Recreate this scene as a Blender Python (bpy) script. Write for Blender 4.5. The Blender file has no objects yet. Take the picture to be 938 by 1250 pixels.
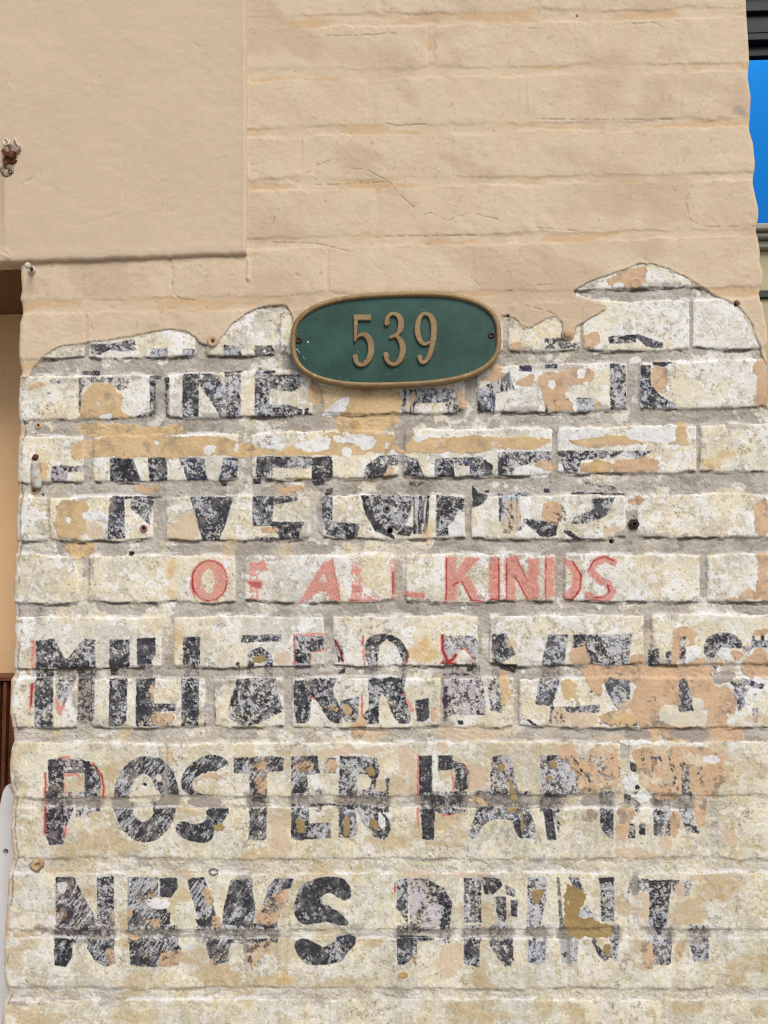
import bpy, bmesh, math, random
import numpy as np
from mathutils import Vector, Matrix, Euler

# ------------------------------------------------------------------ camera, sky, sun, exposure
SC = bpy.context.scene
COL = SC.collection
F_PX, D_CAM = 960.0, 1.15
PITCH, YAW, ROLL = 0.082, 0.028, -0.0145
ROT = Matrix.Rotation(YAW, 3, 'Z') @ Matrix.Rotation(math.pi / 2 + PITCH, 3, 'X') @ Matrix.Rotation(ROLL, 3, 'Z')
FWD = ROT @ Vector((0, 0, -1))
LOOK = Vector((0.0, 0.0, 1.75))
CAM_LOC = LOOK - FWD * (D_CAM / FWD.y)
cam_data = bpy.data.cameras.new('camera')
cam_data.sensor_fit = 'VERTICAL'
cam_data.sensor_height = 36.0
cam_data.lens = 36.0 * F_PX / 1250.0
cam_data.clip_start = 0.02
cam_data.clip_end = 500.0
cam = bpy.data.objects.new('camera', cam_data)
cam.matrix_world = Matrix.Translation(CAM_LOC) @ ROT.to_4x4()
COL.objects.link(cam)
SC.camera = cam

SUN_DIR = Vector((0.30, -0.62, 0.74)).normalized()          # towards the sun: high, in front of the wall, to the right
world = bpy.data.worlds.new('World')
SC.world = world
world.use_nodes = True
wn = world.node_tree.nodes
bg = wn['Background']
sky = wn.new('ShaderNodeTexSky')
sky.sky_type = 'NISHITA'
sky.sun_disc = False
sky.sun_elevation = math.asin(SUN_DIR.z)
sky.sun_rotation = math.atan2(SUN_DIR.x, SUN_DIR.y)
sky.dust_density = 3.0
world.node_tree.links.new(sky.outputs[0], bg.inputs[0])
bg.inputs[1].default_value = 0.06
sun_d = bpy.data.lights.new('sun', 'SUN')
sun_d.energy = 1.4
sun_d.angle = math.radians(30)
sun_d.color = (1.0, 0.95, 0.88)
sun = bpy.data.objects.new('sun', sun_d)
sun.rotation_euler = SUN_DIR.to_track_quat('Z', 'Y').to_euler()
COL.objects.link(sun)
SC.view_settings.view_transform = 'Standard'
SC.view_settings.look = 'None'
SC.view_settings.exposure = 0.75
SC.view_settings.gamma = 1.0
SC.cycles.filter_width = 1.1

RN = np.array(ROT)
CN = np.array(CAM_LOC)


def at(u, v, Y=0.0):
    """photo pixel (938 x 1250) -> point of the plane y = Y"""
    d = RN @ np.array([(u - 469.0) / F_PX, (625.0 - v) / F_PX, -1.0])
    t = (Y - CN[1]) / d[1]
    return Vector(CN + d * t)


def to_px(X, Y, Z):
    P = np.stack([X - CN[0], Y - CN[1], Z - CN[2]], -1) @ RN
    return 469.0 + F_PX * P[..., 0] / -P[..., 2], 625.0 - F_PX * P[..., 1] / -P[..., 2]


MM = 0.001
# ------------------------------------------------------------------ the weathered surface, laid out once as arrays
# (pigment: which paint lies where, with shade painted at edges and holes; other light and shade comes from the relief and the lamps)
S = 1.5
U0, V0, U1, V1 = -40, -40, 978, 1290
W_, H_ = int((U1 - U0) * S), int((V1 - V0) * S)
PY, PX = np.mgrid[0:H_, 0:W_].astype(np.float32)
PX = PX / S + U0
PY = PY / S + V0
_rng = np.random.RandomState(5)
_TAB = _rng.rand(256, 256).astype(np.float32)


def vn(X, Y, sx, sy=None, seed=0):
    sy = sy or sx
    x = X / sx + seed * 17.31
    y = Y / sy + seed * 41.77
    xi = np.floor(x).astype(np.int32)
    yi = np.floor(y).astype(np.int32)
    fx = (x - xi).astype(np.float32)
    fy = (y - yi).astype(np.float32)
    fx = fx * fx * (3 - 2 * fx)
    fy = fy * fy * (3 - 2 * fy)
    x0 = xi & 255
    x1 = (xi + 1) & 255
    y0 = yi & 255
    y1 = (yi + 1) & 255
    return (_TAB[y0, x0] * (1 - fx) + _TAB[y0, x1] * fx) * (1 - fy) + (_TAB[y1, x0] * (1 - fx) + _TAB[y1, x1] * fx) * fy


def rot(X, Y, deg):
    a = math.radians(deg)
    return X * math.cos(a) + Y * math.sin(a), -X * math.sin(a) + Y * math.cos(a)


def fbm(sx, octs=4, seed=0, sy=None, deg=23.0, gain=0.55):
    sy = sy or sx
    tot = 0.0
    out = np.zeros_like(PX)
    amp = 1.0
    for o in range(octs):
        X, Y = rot(PX, PY, deg if deg is None or o == 0 else deg + 31 * o * (sx == sy))
        out += amp * vn(X, Y, sx / 2 ** o, sy / 2 ** o, seed + o * 3)
        tot += amp
        amp *= gain
    return out / tot


def uni(n):
    """spread a noise so that its values are about evenly distributed over 0..1"""
    q = np.quantile(n[::7, ::7], np.linspace(0, 1, 33))
    return np.interp(n, q, np.linspace(0, 1, 33)).astype(np.float32)


def blur(a, r):
    k = max(1, int(round(r * S)))
    for _ in range(2):
        for ax in (0, 1):
            pad = [(0, 0), (0, 0)]
            pad[ax] = (k + 1, k)
            c = np.cumsum(np.pad(a, pad, mode='edge'), axis=ax, dtype=np.float64)
            n = a.shape[ax]
            sl = [slice(None), slice(None)]
            s2 = [slice(None), slice(None)]
            sl[ax] = slice(2 * k + 1, 2 * k + 1 + n)
            s2[ax] = slice(0, n)
            a = ((c[tuple(sl)] - c[tuple(s2)]) / (2 * k + 1)).astype(np.float32)
    return a


def sm(a, b, x):
    t = np.clip((x - a) / (b - a), 0, 1)
    return t * t * (3 - 2 * t)


def fill(dst, pts, val=1.0, op='max'):
    """even-odd fill of a polygon given in photo pixels"""
    p = np.array(pts, np.float32).reshape(-1, 2)
    x0, y0 = np.floor((p.min(0) - [U0, V0]) * S).astype(int) - 1
    x1, y1 = np.ceil((p.max(0) - [U0, V0]) * S).astype(int) + 2
    x0, y0 = max(x0, 0), max(y0, 0)
    x1, y1 = min(x1, W_), min(y1, H_)
    if x1 <= x0 or y1 <= y0:
        return
    X = PX[y0:y1, x0:x1]
    Y = PY[y0:y1, x0:x1]
    ins = np.zeros(X.shape, bool)
    q = np.roll(p, -1, 0)
    for (ax, ay), (bx, by) in zip(p, q):
        if ay == by:
            continue
        c = ((ay > Y) != (by > Y)) & (X < (bx - ax) * (Y - ay) / (by - ay) + ax)
        ins ^= c
    d = dst[y0:y1, x0:x1]
    if op == 'max':
        d[ins] = np.maximum(d[ins], val)
    else:
        d[ins] = val


def stroke(dst, pts, w, val=1.0, soft=0.7):
    p = np.array(pts, np.float32).reshape(-1, 2)
    for (ax, ay), (bx, by) in zip(p[:-1], p[1:]):
        m = w + 3
        x0 = max(int((min(ax, bx) - m - U0) * S), 0)
        x1 = min(int((max(ax, bx) + m - U0) * S) + 1, W_)
        y0 = max(int((min(ay, by) - m - V0) * S), 0)
        y1 = min(int((max(ay, by) + m - V0) * S) + 1, H_)
        if x1 <= x0 or y1 <= y0:
            continue
        X = PX[y0:y1, x0:x1]
        Y = PY[y0:y1, x0:x1]
        L = (bx - ax) ** 2 + (by - ay) ** 2 + 1e-6
        t = np.clip(((X - ax) * (bx - ax) + (Y - ay) * (by - ay)) / L, 0, 1)
        dd = np.hypot(X - ax - t * (bx - ax), Y - ay - t * (by - ay))
        a = val * (1 - sm(w / 2 - soft, w / 2 + soft, dd))
        d = dst[y0:y1, x0:x1]
        np.maximum(d, a, out=d)


def zeros():
    return np.zeros((H_, W_), np.float32)


WX = (fbm(13, 4, 1) - 0.5) * 9.0 + (fbm(2.8, 2, 2) - 0.5) * 4.0
WY = (fbm(13, 4, 11) - 0.5) * 9.0 + (fbm(2.8, 2, 12) - 0.5) * 4.0
_IY, _IX = np.mgrid[0:H_, 0:W_]


def warp(a, k=1.0):
    iy = np.clip(_IY + (WY * k * S).astype(np.int32), 0, H_ - 1)
    ix = np.clip(_IX + (WX * k * S).astype(np.int32), 0, W_ - 1)
    return a[iy, ix]


def lin(r, g, b):
    return np.array([(c / 255 / 12.92) if c < 10 else ((c / 255 + 0.055) / 1.055) ** 2.4 for c in (r, g, b)], np.float32)


TILES = dict(a=(20, 400, 200), b=(200, 400, 200), c=(380, 450, 240), d=(600, 400, 240), e=(20, 540, 240), f=(240, 540, 240),
             g=(420, 540, 240), h=(600, 540, 240), i=(220, 664, 280), j=(490, 664, 280), k=(20, 760, 240), l=(250, 760, 240),
             m=(430, 760, 240), n=(590, 760, 240), o=(738, 750, 200), p=(738, 840, 200), q=(40, 905, 240), r=(260, 905, 240),
             s=(480, 905, 240), t=(680, 905, 240), u=(40, 1055, 240), v=(260, 1055, 240), w=(460, 1055, 240), x=(660, 1055, 240),
             z=(0, 320, 320), y=(618, 600, 320), A=(618, 300, 320), B=(0, 900, 320), C=(300, 0, 320), D=(618, 0, 320), P=(0, 0, 938))


def tp(tile, nums):
    x0, y0, w = TILES[tile]
    v = np.array(nums, np.float32).reshape(-1, 2) * (w / 938.0)
    return v + [x0, y0]


def chaikin(p, it=1):
    for _ in range(it):
        q = np.roll(p, -1, 0)
        p = np.stack([0.75 * p + 0.25 * q, 0.25 * p + 0.75 * q], 1).reshape(-1, 2)
    return p


def rows(txt):
    for ln in txt.strip().splitlines():
        for piece in ln.split(';'):
            f = piece.split()
            if f:
                yield f


# courses: top, bottom at x = 30 and at x = 910, then the joints (left, right) and the look of the course
COURSES = [
    (-25, 27, -32, 10, [(250, 258), (462, 470), (650, 660), (850, 858)]),
    (43, 92, 24, 78, [(374, 381), (521, 533), (727, 733)]),
    (108, 164, 88, 146, [(447, 459), (636, 645), (826, 833)]),
    (176, 226, 157, 212, [(366, 371), (549, 554), (733, 740)]),
    (240, 297, 222, 280, [(456, 465), (650, 656), (771, 774), (832, 838)]),
    (312, 368, 291, 350, [(208, 213), (397, 404), (574, 580)]),
    (385, 439, 365, 426, [(104, 110), (239, 252), (336, 343), (614, 622), (707, 712), (841, 846)]),
    (460, 514, 440, 499, [(187, 205), (382, 394), (568, 583), (765, 781)]),
    (534, 590, 518, 576, [(103, 115), (292, 308), (487, 494), (674, 681), (850, 855)]),
    (607, 661, 603, 656, [(58, 62), (188, 204), (378, 394), (568, 576), (764, 778)]),
    (678, 736, 676, 734, [(98, 110), (288, 299), (481, 496), (678, 690), (854, 863)]),
    (753, 816, 750, 811, [(198, 213), (396, 407), (583, 598), (785, 796)]),
    (828, 888, 826, 888, [(96, 113), (252, 263), (347, 358), (538, 542), (627, 634)]),
    (907, 973, 905, 970, [(201, 205), (757, 769)]),
    (985, 1048, 986, 1048, [(133, 136), (865, 877)]),
    (1066, 1135, 1065, 1134, [(771, 779)]),
    (1145, 1205, 1144, 1207, [(298, 302), (692, 696), (873, 888)]),
    (1220, 1285, 1219, 1284, [(400, 403), (806, 811)]),
]

# the lower edge of the thick tan coat, left to right
COAT_EDGE = [(-60, 462), (24, 462), (37, 460), (41, 450), (56, 434), (73, 424), (109, 419), (136, 415), (164, 410), (191, 405), (208, 402), (228, 405), (240, 412), (247, 420), (254, 424), (264, 424), (269, 415), (283, 397), (300, 384), (320, 376), (327, 374), (349, 373), (357, 384), (361, 420), (380, 450), (440, 462), (520, 462), (580, 450), (605, 430), (611, 386), (618, 386), (628, 389), (638, 398), (647, 402), (666, 390), (676, 387), (686, 393), (687, 405), (693, 414), (700, 413), (702, 400), (708, 397), (720, 389), (737, 380), (739, 373), (727, 370), (703, 363), (700, 356), (720, 344), (741, 337), (765, 329), (778, 323), (795, 323), (816, 329), (829, 334), (853, 348), (870, 361), (891, 369), (898, 372), (908, 382), (918, 399), (924, 416), (930, 436), (936, 446), (1000, 446)]

# ink: word, density, style (k speckled, b slanting brush, v upright brush; capital = also over the mortar), tint, tile, outline
INK = '''
1 .65 k 2 a 430 95 540 95 680 65 690 130 600 140 540 130 480 160 430 150; 1 .5 k 1 a 770 120 870 120 870 165 770 165; 1 .75 K 2 a 375 250 480 245 480 275 375 280
1 .7 k 2 a 360 290 385 290 400 320 380 360 375 480 360 480; 1 .35 k 2 a 380 280 660 290 640 350 600 360 500 320 400 315; 1 .75 K 0 a 765 275 830 275 830 290 800 300 800 500 770 510; 1 .65 K 0 a 850 285 880 285 880 510 855 510
1 .3 k 1 a 185 295 290 295 280 325 200 325; 1 .6 k 0 a 680 510 770 480 800 530 700 530; 1 .5 k 1 b 110 125 180 125 180 170 110 170; 1 .4 k 1 b 0 120 20 120 20 160 0 160
1 .5 k 1 b 345 100 450 115 450 165 345 165; 1 .65 k 0 b 525 105 650 105 640 150 560 170 525 165; 1 .5 k 1 b 675 105 710 105 710 165 680 165; 1 .8 K 1 b 350 250 455 245 455 265 350 268; 1 .75 K 1 b 530 250 640 245 640 265 530 270; 1 .9 K 0 b 535 230 560 230 560 250 535 250
1 .72 k 0 b 110 265 205 265 205 515 110 515; 1 .6 k 1 b 205 265 310 265 450 520 340 525 205 330; 1 .55 k 0 b 350 270 445 270 445 520 360 520; 1 .85 k 0 b 115 320 140 320 140 430 120 430; 1 .85 k 0 b 170 400 200 400 200 510 170 510; 1 .8 k 0 b 240 340 270 360 350 510 325 515
1 .65 k 0 b 525 270 600 275 615 360 600 480 610 525 525 525; 1 .6 k 1 b 600 270 780 270 790 340 740 370 640 360 600 340; 1 .6 k 0 b 600 440 720 445 800 470 790 520 600 525; 1 .6 K 0 b 15 285 35 285 35 510 15 510; 1 .9 k 0 b 810 465 835 460 830 490 800 515
2 .5 v 0 c 440 100 510 100 490 220 415 225; 2 .6 k 1 c 510 95 650 95 650 165 500 170; 2 .55 k 0 c 640 100 690 100 735 230 660 230 640 180; 2 .85 k 0 c 700 195 735 200 735 230 690 230; 2 .9 k 0 c 415 212 480 205 480 225 415 228
2 .65 k 1 c 795 100 880 60 938 30 938 110 880 120 870 225 800 220; 2 .85 k 0 c 790 150 815 150 865 215 820 225 790 200; 2 .6 v 1 d 0 260 90 210 110 300 20 310 15 420 0 420; 2 .65 v 1 d 20 240 80 230 110 300 30 300
2 .5 k 0 d 250 55 330 50 360 70 420 75 420 100 255 105; 2 .7 k 0 d 555 45 690 35 690 75 560 80; 2 .9 k 3 d 690 30 820 75 810 100 740 95 690 50; 2 .85 K 1 d 130 185 190 180 190 215 130 210; 2 .9 K 1 d 255 175 315 172 315 195 255 198
2 .3 k 0 d 340 180 440 175 440 200 340 205; 2 .6 k 0 d 565 170 640 175 645 390 565 395; 2 .85 K 1 d 565 170 610 168 610 185 565 190; 2 .6 k 1 d 710 180 760 180 760 270 800 320 885 370 870 385 730 390 705 350; 2 .9 K 1 d 765 165 870 165 820 190 770 180
2 .9 k 0 d 255 355 270 355 270 405 255 405; 2 .3 k 0 d 405 335 490 335 490 400 405 400; 2 .25 k 0 d 290 360 350 360 350 400 290 400
3 .55 k 2 e 170 120 200 110 330 115 330 145 250 140 245 190 170 195; 3 .82 k 0 e 450 75 560 75 600 190 450 190; 3 .8 k 0 e 630 75 720 70 725 200 640 195; 3 .75 k 1 e 780 75 880 75 920 185 820 190; 3 .75 k 1 f 130 75 210 70 190 185 105 185; 3 .6 k 0 f 20 80 40 80 55 180 35 180
3 .9 K 0 f 105 180 150 180 150 205 125 210; 3 .75 k 1 e 450 265 520 265 525 460 440 465; 3 .65 k 0 e 560 260 660 265 650 340 640 400 600 360 540 310; 3 .8 K 0 e 460 255 700 258 700 268 460 270; 3 .85 k 0 e 830 260 938 260 938 470 890 465; 3 .83 k 0 f 0 255 180 260 140 400 105 475 35 470 0 380
3 .8 k 0 f 290 70 440 70 440 125 365 125 360 190 280 190; 3 .5 k 0 f 440 70 550 70 550 120 510 130 440 125; 3 .9 K 0 f 270 170 310 170 310 200 270 200; 3 .8 k 0 f 270 255 480 250 485 280 370 300 360 375 360 400 290 400 270 400; 3 .85 k 0 f 360 378 520 380 495 430 490 475 400 470 390 440 360 410; 3 .7 k 0 f 280 450 400 455 400 478 280 478
3 .8 k 0 f 550 75 650 65 655 175 600 195 550 195; 3 .9 K 0 f 550 185 640 175 610 205 560 208; 3 .8 k 1 f 600 255 650 250 650 375 600 375; 3 .8 k 0 f 600 375 780 390 770 450 720 470 620 440; 3 .85 K 0 f 625 220 650 215 650 250 610 255; 3 .9 k 0 f 545 280 555 280 555 460 545 460
3 .8 k 0 g 90 180 110 110 170 65 280 60 280 110 215 110 190 180; 3 .85 k 0 g 280 60 350 80 395 190 320 200 280 150; 3 .9 K 0 g 310 185 390 190 350 212 315 208; 3 .9 k 0 g 80 250 120 255 150 370 240 445 245 465 150 425 100 340; 3 .6 k 0 g 120 250 330 250 320 340 290 400 330 400 320 450 250 440 150 370
3 .65 v 0 g 330 250 410 250 400 440 330 440; 3 .8 k 0 g 435 80 520 75 530 190 435 180; 3 .6 k 1 g 520 75 650 70 710 110 705 190 600 190 600 115 530 110; 3 .85 k 0 g 670 90 710 110 705 190 680 190; 3 .75 k 0 g 440 250 600 250 580 330 530 350 540 440 440 450; 3 .88 K 0 g 610 200 640 240 690 250 670 290 610 320; 3 .85 K 0 g 670 230 695 225 695 240 670 240
3 .9 k 0 g 735 90 760 80 760 180 735 185; 3 .55 k 0 h 30 50 330 40 320 90 190 100 110 120 100 170 30 185; 3 .5 v 0 h 40 250 130 250 145 420 60 440 40 400; 3 .95 k 0 h 35 255 45 255 42 380 35 380; 3 .75 k 0 h 150 365 320 380 310 440 240 455 200 420 150 380; 3 .95 k 0 h 250 420 310 405 310 445 260 455
3 .6 k 0 h 320 40 640 40 580 75 430 85 410 150 350 155; 3 .4 k 0 h 640 40 780 40 700 80 640 70; 3 .6 k 0 h 480 270 590 260 550 350 480 380 380 395 390 360 480 320; 3 .8 k 3 h 490 290 545 290 545 340 480 345; 3 .9 k 0 h 340 415 380 425 430 460 410 470 340 430; 3 .5 K 0 h 430 180 600 220 590 235 430 195; 3 .85 K 0 h 250 220 280 220 280 240 250 240; 3 .85 K 1 h 380 235 640 243 640 252 380 248; 3 .6 K 1 h 30 240 180 240 180 260 30 262; 3 .95 K 0 h 570 205 600 215 595 235 560 230
7 .6 k 0 k 95 85 185 75 240 180 330 75 385 80 385 215 95 215; 7 .85 k 0 k 95 195 240 170 385 195 385 218 95 218; 7 .62 k 0 k 90 260 180 260 180 500 90 500; 7 .45 k 0 k 190 285 290 285 260 340 230 400 200 350; 7 .5 K 2 k 300 270 380 260 380 480 290 490; 7 .8 K 0 k 95 222 180 222 180 255 95 260; 7 .6 K 0 k 290 225 385 225 385 250 300 260
7 .85 k 0 k 450 80 545 78 545 210 450 215; 7 .75 k 0 k 450 255 535 255 530 490 445 495; 7 .7 K 0 k 450 220 490 220 480 250 450 250; 7 .88 k 0 k 580 75 665 70 670 150 640 190 580 200; 7 .72 k 0 k 575 260 665 260 660 380 660 495 575 495; 7 .6 k 0 k 660 385 765 385 765 420 660 425; 7 .5 k 0 k 660 425 720 430 760 450 740 495 660 495; 7 .9 k 0 k 575 400 650 400 640 440 575 440
7 .78 k 0 k 795 70 880 65 880 200 800 200; 7 .72 k 0 k 790 260 875 255 875 490 790 495; 7 .95 k 0 k 790 350 850 350 840 410 790 410; 7 .7 k 1 l 180 60 370 55 365 90 175 95; 7 .6 k 0 l 200 200 210 140 270 112 320 150 330 205 300 205 280 160 240 165 230 205; 7 .9 k 0 l 150 190 170 185 170 205 150 205
7 .5 k 0 l 160 255 340 260 350 330 380 420 260 480 200 500 120 460 115 400; 7 .9 k 0 l 155 255 170 265 165 330 130 400 110 410 150 320; 7 .9 k 0 l 320 390 375 420 330 440 250 480 230 470; 7 .6 k 0 l 0 380 60 400 50 490 0 490; 7 .6 k 0 l 190 350 240 360 230 440 190 430
8 .5 k 0 l 425 60 570 60 575 130 510 140 505 200 430 200; 8 .9 k 0 l 440 160 480 140 500 150 490 195 440 195; 8 .5 k 0 l 610 75 660 110 665 180 640 190; 8 .95 K 0 l 630 230 670 215 670 240 640 250; 8 .68 k 0 l 430 250 660 245 620 290 610 330 650 400 660 480 600 480 540 380 510 340 505 480 430 480 425 330; 8 .9 k 0 l 425 370 500 370 500 470 440 480; 8 .45 k 0 l 650 370 740 350 735 470 680 480 650 440
8 .7 k 0 m 60 60 190 50 240 90 275 150 265 190 240 195 215 110 170 80 130 110 125 200 60 200; 8 .9 k 0 m 180 60 230 80 270 140 250 140 200 90; 8 .68 k 0 m 60 255 270 255 240 300 280 440 280 485 210 485 150 330 130 350 130 480 60 485 50 440 90 400; 8 .92 k 0 m 60 420 120 400 130 480 70 485; 8 .92 k 0 m 300 370 365 360 370 450 345 475 310 470
9 .35 k 3 m 430 60 580 60 610 110 610 180 580 190 540 120 500 150 500 200 430 190; 9 .95 K 0 m 545 210 580 205 580 230 550 235; 9 .95 K 0 m 495 205 515 205 510 225 500 225; 9 .35 k 2 m 430 250 620 250 640 440 480 440 430 460; 9 .8 K 1 m 430 243 560 240 560 255 430 255; 9 .8 k 2 m 430 300 455 300 455 470 430 470; 9 .9 k 0 m 500 465 530 465 530 485 505 485
9 .82 k 0 m 665 55 730 50 760 100 780 150 700 200 665 190; 9 .97 K 0 m 700 200 790 195 780 245 700 220; 9 .4 k 1 m 640 260 710 280 715 430 660 420; 9 .82 k 3 n 310 55 405 55 385 205 275 205; 9 .72 k 1 n 270 260 370 260 330 400 245 390; 9 .95 k 0 n 200 460 220 460 260 490 240 492; 9 .35 v 0 n 320 400 400 400 380 490 310 480
9 .8 k 0 n 430 60 490 55 485 110 420 130; 9 .6 k 0 n 490 55 530 55 650 205 500 205; 9 .45 k 3 n 530 55 710 55 690 200 640 200; 9 .6 k 0 n 380 400 560 390 550 430 400 430; 9 .65 k 3 n 570 270 700 265 700 410 640 420 590 330; 9 .95 k 0 n 575 275 595 300 605 350 590 330; 9 .6 k 0 o 85 110 155 110 135 290 100 290
9 .65 K 0 o 245 200 310 190 310 300 250 305; 9 .95 K 0 o 255 255 285 260 285 300 255 300; 9 .5 k 2 o 420 125 460 125 460 270 420 290; 9 .35 k 2 o 345 210 380 200 380 290 345 290; 9 .65 k 0 o 560 190 580 130 660 95 740 110 790 160 770 200 720 190 640 200 620 260 570 240; 9 .6 k 3 o 830 150 938 150 930 190 840 190; 9 .9 k 0 o 840 120 855 120 855 150 840 150; 9 .9 k 0 o 890 105 910 110 910 150 890 150; 9 .3 k 2 o 780 180 850 180 800 260
9 .65 k 3 o 0 365 110 365 100 550 30 450; 9 .95 k 0 o 5 390 25 400 30 460 10 440; 9 .6 k 1 o 235 490 270 480 280 545 240 545; 9 .72 k 3 o 420 370 470 370 490 480 530 560 420 560; 9 .6 k 1 o 715 380 800 370 800 520 760 560 740 450; 9 .75 K 1 o 780 360 920 400 900 430 800 400; 9 .5 k 1 o 640 510 740 520 720 563 640 563; 9 .72 k 3 p 430 0 480 0 530 140 430 140; 9 .6 k 1 p 740 0 820 0 780 100 740 60; 9 .5 k 1 p 640 90 720 90 720 140 640 140; 9 .55 k 0 p 840 110 880 110 880 200 850 200; 9 .95 K 0 o 610 285 650 300 640 320
10 .8 k 0 q 75 85 150 80 150 310 75 310; 10 .5 k 2 q 100 80 250 85 250 150 150 150; 10 .66 k 0 q 245 90 310 120 330 190 320 270 250 270 250 150; 10 .9 k 0 q 245 95 275 95 280 200 255 250 250 150; 10 .75 k 2 q 65 320 200 315 165 400 150 490 80 495 65 450; 10 .9 k 0 q 65 340 80 340 80 440 65 440; 10 .35 k 2 q 210 340 310 310 270 360 210 360; 10 .5 K 2 q 75 265 150 265 150 315 75 315
10 .68 b 0 q 700 200 740 110 830 60 900 65 938 100 938 115 860 140 770 170 760 220 800 250 890 265 740 265; 10 .95 k 0 q 860 120 890 115 890 140 865 145; 10 .8 k 0 q 820 320 938 310 920 380 870 400 860 480 780 485 690 450 680 400 720 375 780 400 840 370; 10 .92 k 0 q 840 315 938 315 938 345 850 350
10 .68 b 0 r 100 75 265 70 340 75 340 140 180 155 100 150; 10 .9 k 0 r 275 72 340 75 330 105 280 105; 10 .65 b 0 r 175 155 260 150 260 260 175 260; 10 .5 K 0 r 175 265 250 265 250 305 175 305; 10 .72 b 0 r 175 310 260 310 255 470 170 470; 10 .68 b 0 r 375 70 500 65 510 150 450 160 460 250 375 245; 10 .92 k 0 r 450 75 500 70 505 145 470 135; 10 .5 b 0 r 530 75 590 75 590 150 530 150
10 .72 k 0 r 375 310 460 310 460 385 560 385 565 460 400 470 375 460; 10 .9 K 0 r 375 298 590 298 590 308 375 310; 10 .75 k 0 r 490 230 520 230 520 300 490 290; 10 .55 k 0 r 605 70 780 75 800 130 770 240 600 250; 10 .92 k 0 r 605 66 720 70 720 82 605 85; 10 .85 k 0 r 825 175 845 175 835 270 810 280 825 230; 10 .85 K 1 r 590 303 755 303 755 322 590 322; 10 .62 k 0 r 600 325 685 320 690 440 660 460 600 455; 10 .55 k 0 r 690 320 790 320 840 370 850 420 820 470 770 460 750 420 720 400; 10 .92 k 0 r 815 330 850 400 835 460 820 440 835 400
11 .9 k 0 s 125 65 185 65 185 245 125 245; 11 .9 k 0 s 215 65 285 65 285 135 215 140; 11 .75 k 0 s 285 90 340 105 370 160 365 220 320 240 290 220 300 150 290 130; 11 .6 K 0 s 130 255 340 260 330 340 240 355 200 330 130 310; 11 .88 k 0 s 130 320 200 320 195 470 140 470; 11 .38 k 2 s 470 70 570 60 575 150 600 240 465 240; 11 .9 k 0 s 465 140 472 140 472 240 465 240; 11 .9 K 0 s 415 312 480 312 480 322 415 325
11 .55 k 1 s 395 340 410 315 590 310 660 330 690 460 600 465 570 400 560 370 450 370 390 470 355 460; 11 .85 k 0 s 570 375 610 375 615 460 595 450; 11 .4 k 0 s 700 65 735 65 735 260 700 260; 11 .45 k 0 s 730 65 790 60 800 130 800 240 720 260; 11 .95 k 0 s 735 65 775 62 770 85 740 90; 11 .85 K 0 s 720 245 830 250 830 268 720 268; 11 .82 k 0 s 715 320 760 320 780 470 735 470; 11 .4 k 0 s 760 320 800 400 790 440
11 .3 k 0 t 0 60 110 80 100 250 0 260; 11 .6 k 1 t 190 110 205 110 205 195 190 195; 11 .6 k 2 t 450 70 475 70 475 145 450 145; 11 .55 k 2 t 590 120 635 120 635 250 595 250; 11 .97 k 0 t 345 95 378 105 380 150 355 140; 11 .97 K 0 t 370 190 400 225 370 232; 11 .97 k 0 t 290 120 305 120 305 150 290 150; 11 .7 k 0 t 205 310 270 310 270 465 230 450 205 400; 11 .55 k 1 t 340 390 375 390 375 460 340 460; 11 .75 k 0 t 390 400 420 390 420 450 390 440; 11 .55 k 0 t 460 310 540 320 540 450 460 450; 11 .5 k 0 t 580 330 640 330 680 440 620 440; 11 .7 K 0 t 320 250 355 250 350 300 320 300; 11 .16 k 0 t 665 140 720 160 715 230 690 230; 11 .2 k 0 t 100 70 280 60 260 180 160 210
12 .62 b 2 u 110 60 200 60 310 270 310 290 110 300; 12 .95 k 2 u 150 150 180 150 210 220 150 290; 12 .95 k 0 u 110 60 190 58 180 80 120 85; 12 .8 k 0 u 310 60 390 55 390 290 310 280; 12 .96 k 0 u 105 345 195 345 190 440 160 490 105 480; 12 .68 b 0 u 270 345 390 350 395 470 350 490 300 460 260 400; 12 .5 K 2 u 110 300 390 290 380 340 110 340
12 .65 b 0 u 455 60 600 60 600 125 590 200 640 210 660 285 455 295; 12 .95 k 0 u 605 65 690 62 695 110 660 160 610 155; 12 .85 k 0 u 640 230 660 230 655 280; 12 .68 b 0 u 460 365 680 365 710 400 700 480 560 490 470 480; 12 .95 k 0 u 465 430 510 430 500 480 465 480; 12 .8 k 0 u 530 450 620 470 590 490 530 485; 12 .68 b 0 u 735 65 820 60 865 200 890 290 800 295 770 190; 12 .92 k 0 u 770 260 885 265 885 295 795 297; 12 .72 b 0 u 820 355 938 350 938 460 870 480 840 440; 12 .72 b 0 v 0 350 95 350 70 430 30 460 0 440
12 .8 b 0 v 85 75 190 65 190 130 205 210 190 290 45 290 55 190; 12 .72 b 0 v 265 105 300 65 385 65 375 110 300 150 270 200 240 200; 12 .9 k 1 v 320 65 388 65 375 105 330 110; 12 .4 b 0 v 270 150 350 150 310 280 200 285 230 210; 12 .7 k 0 v 130 350 290 345 265 400 220 400 200 420 160 420; 12 .9 k 0 v 165 440 185 430 190 485 170 470; 12 .8 K 0 v 130 285 310 285 310 300 130 296
12 .9 k 0 v 385 200 400 150 420 100 500 60 580 55 650 75 665 150 640 175 600 165 560 130 520 150 520 190 570 200 620 240 660 290 600 295 540 270 500 280 430 290 395 260; 12 .88 k 0 v 385 375 430 345 500 380 530 400 600 350 680 340 685 380 640 420 620 465 500 485 430 470 400 420; 12 .9 K 1 v 590 345 650 332 685 345 680 380 590 375
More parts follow.
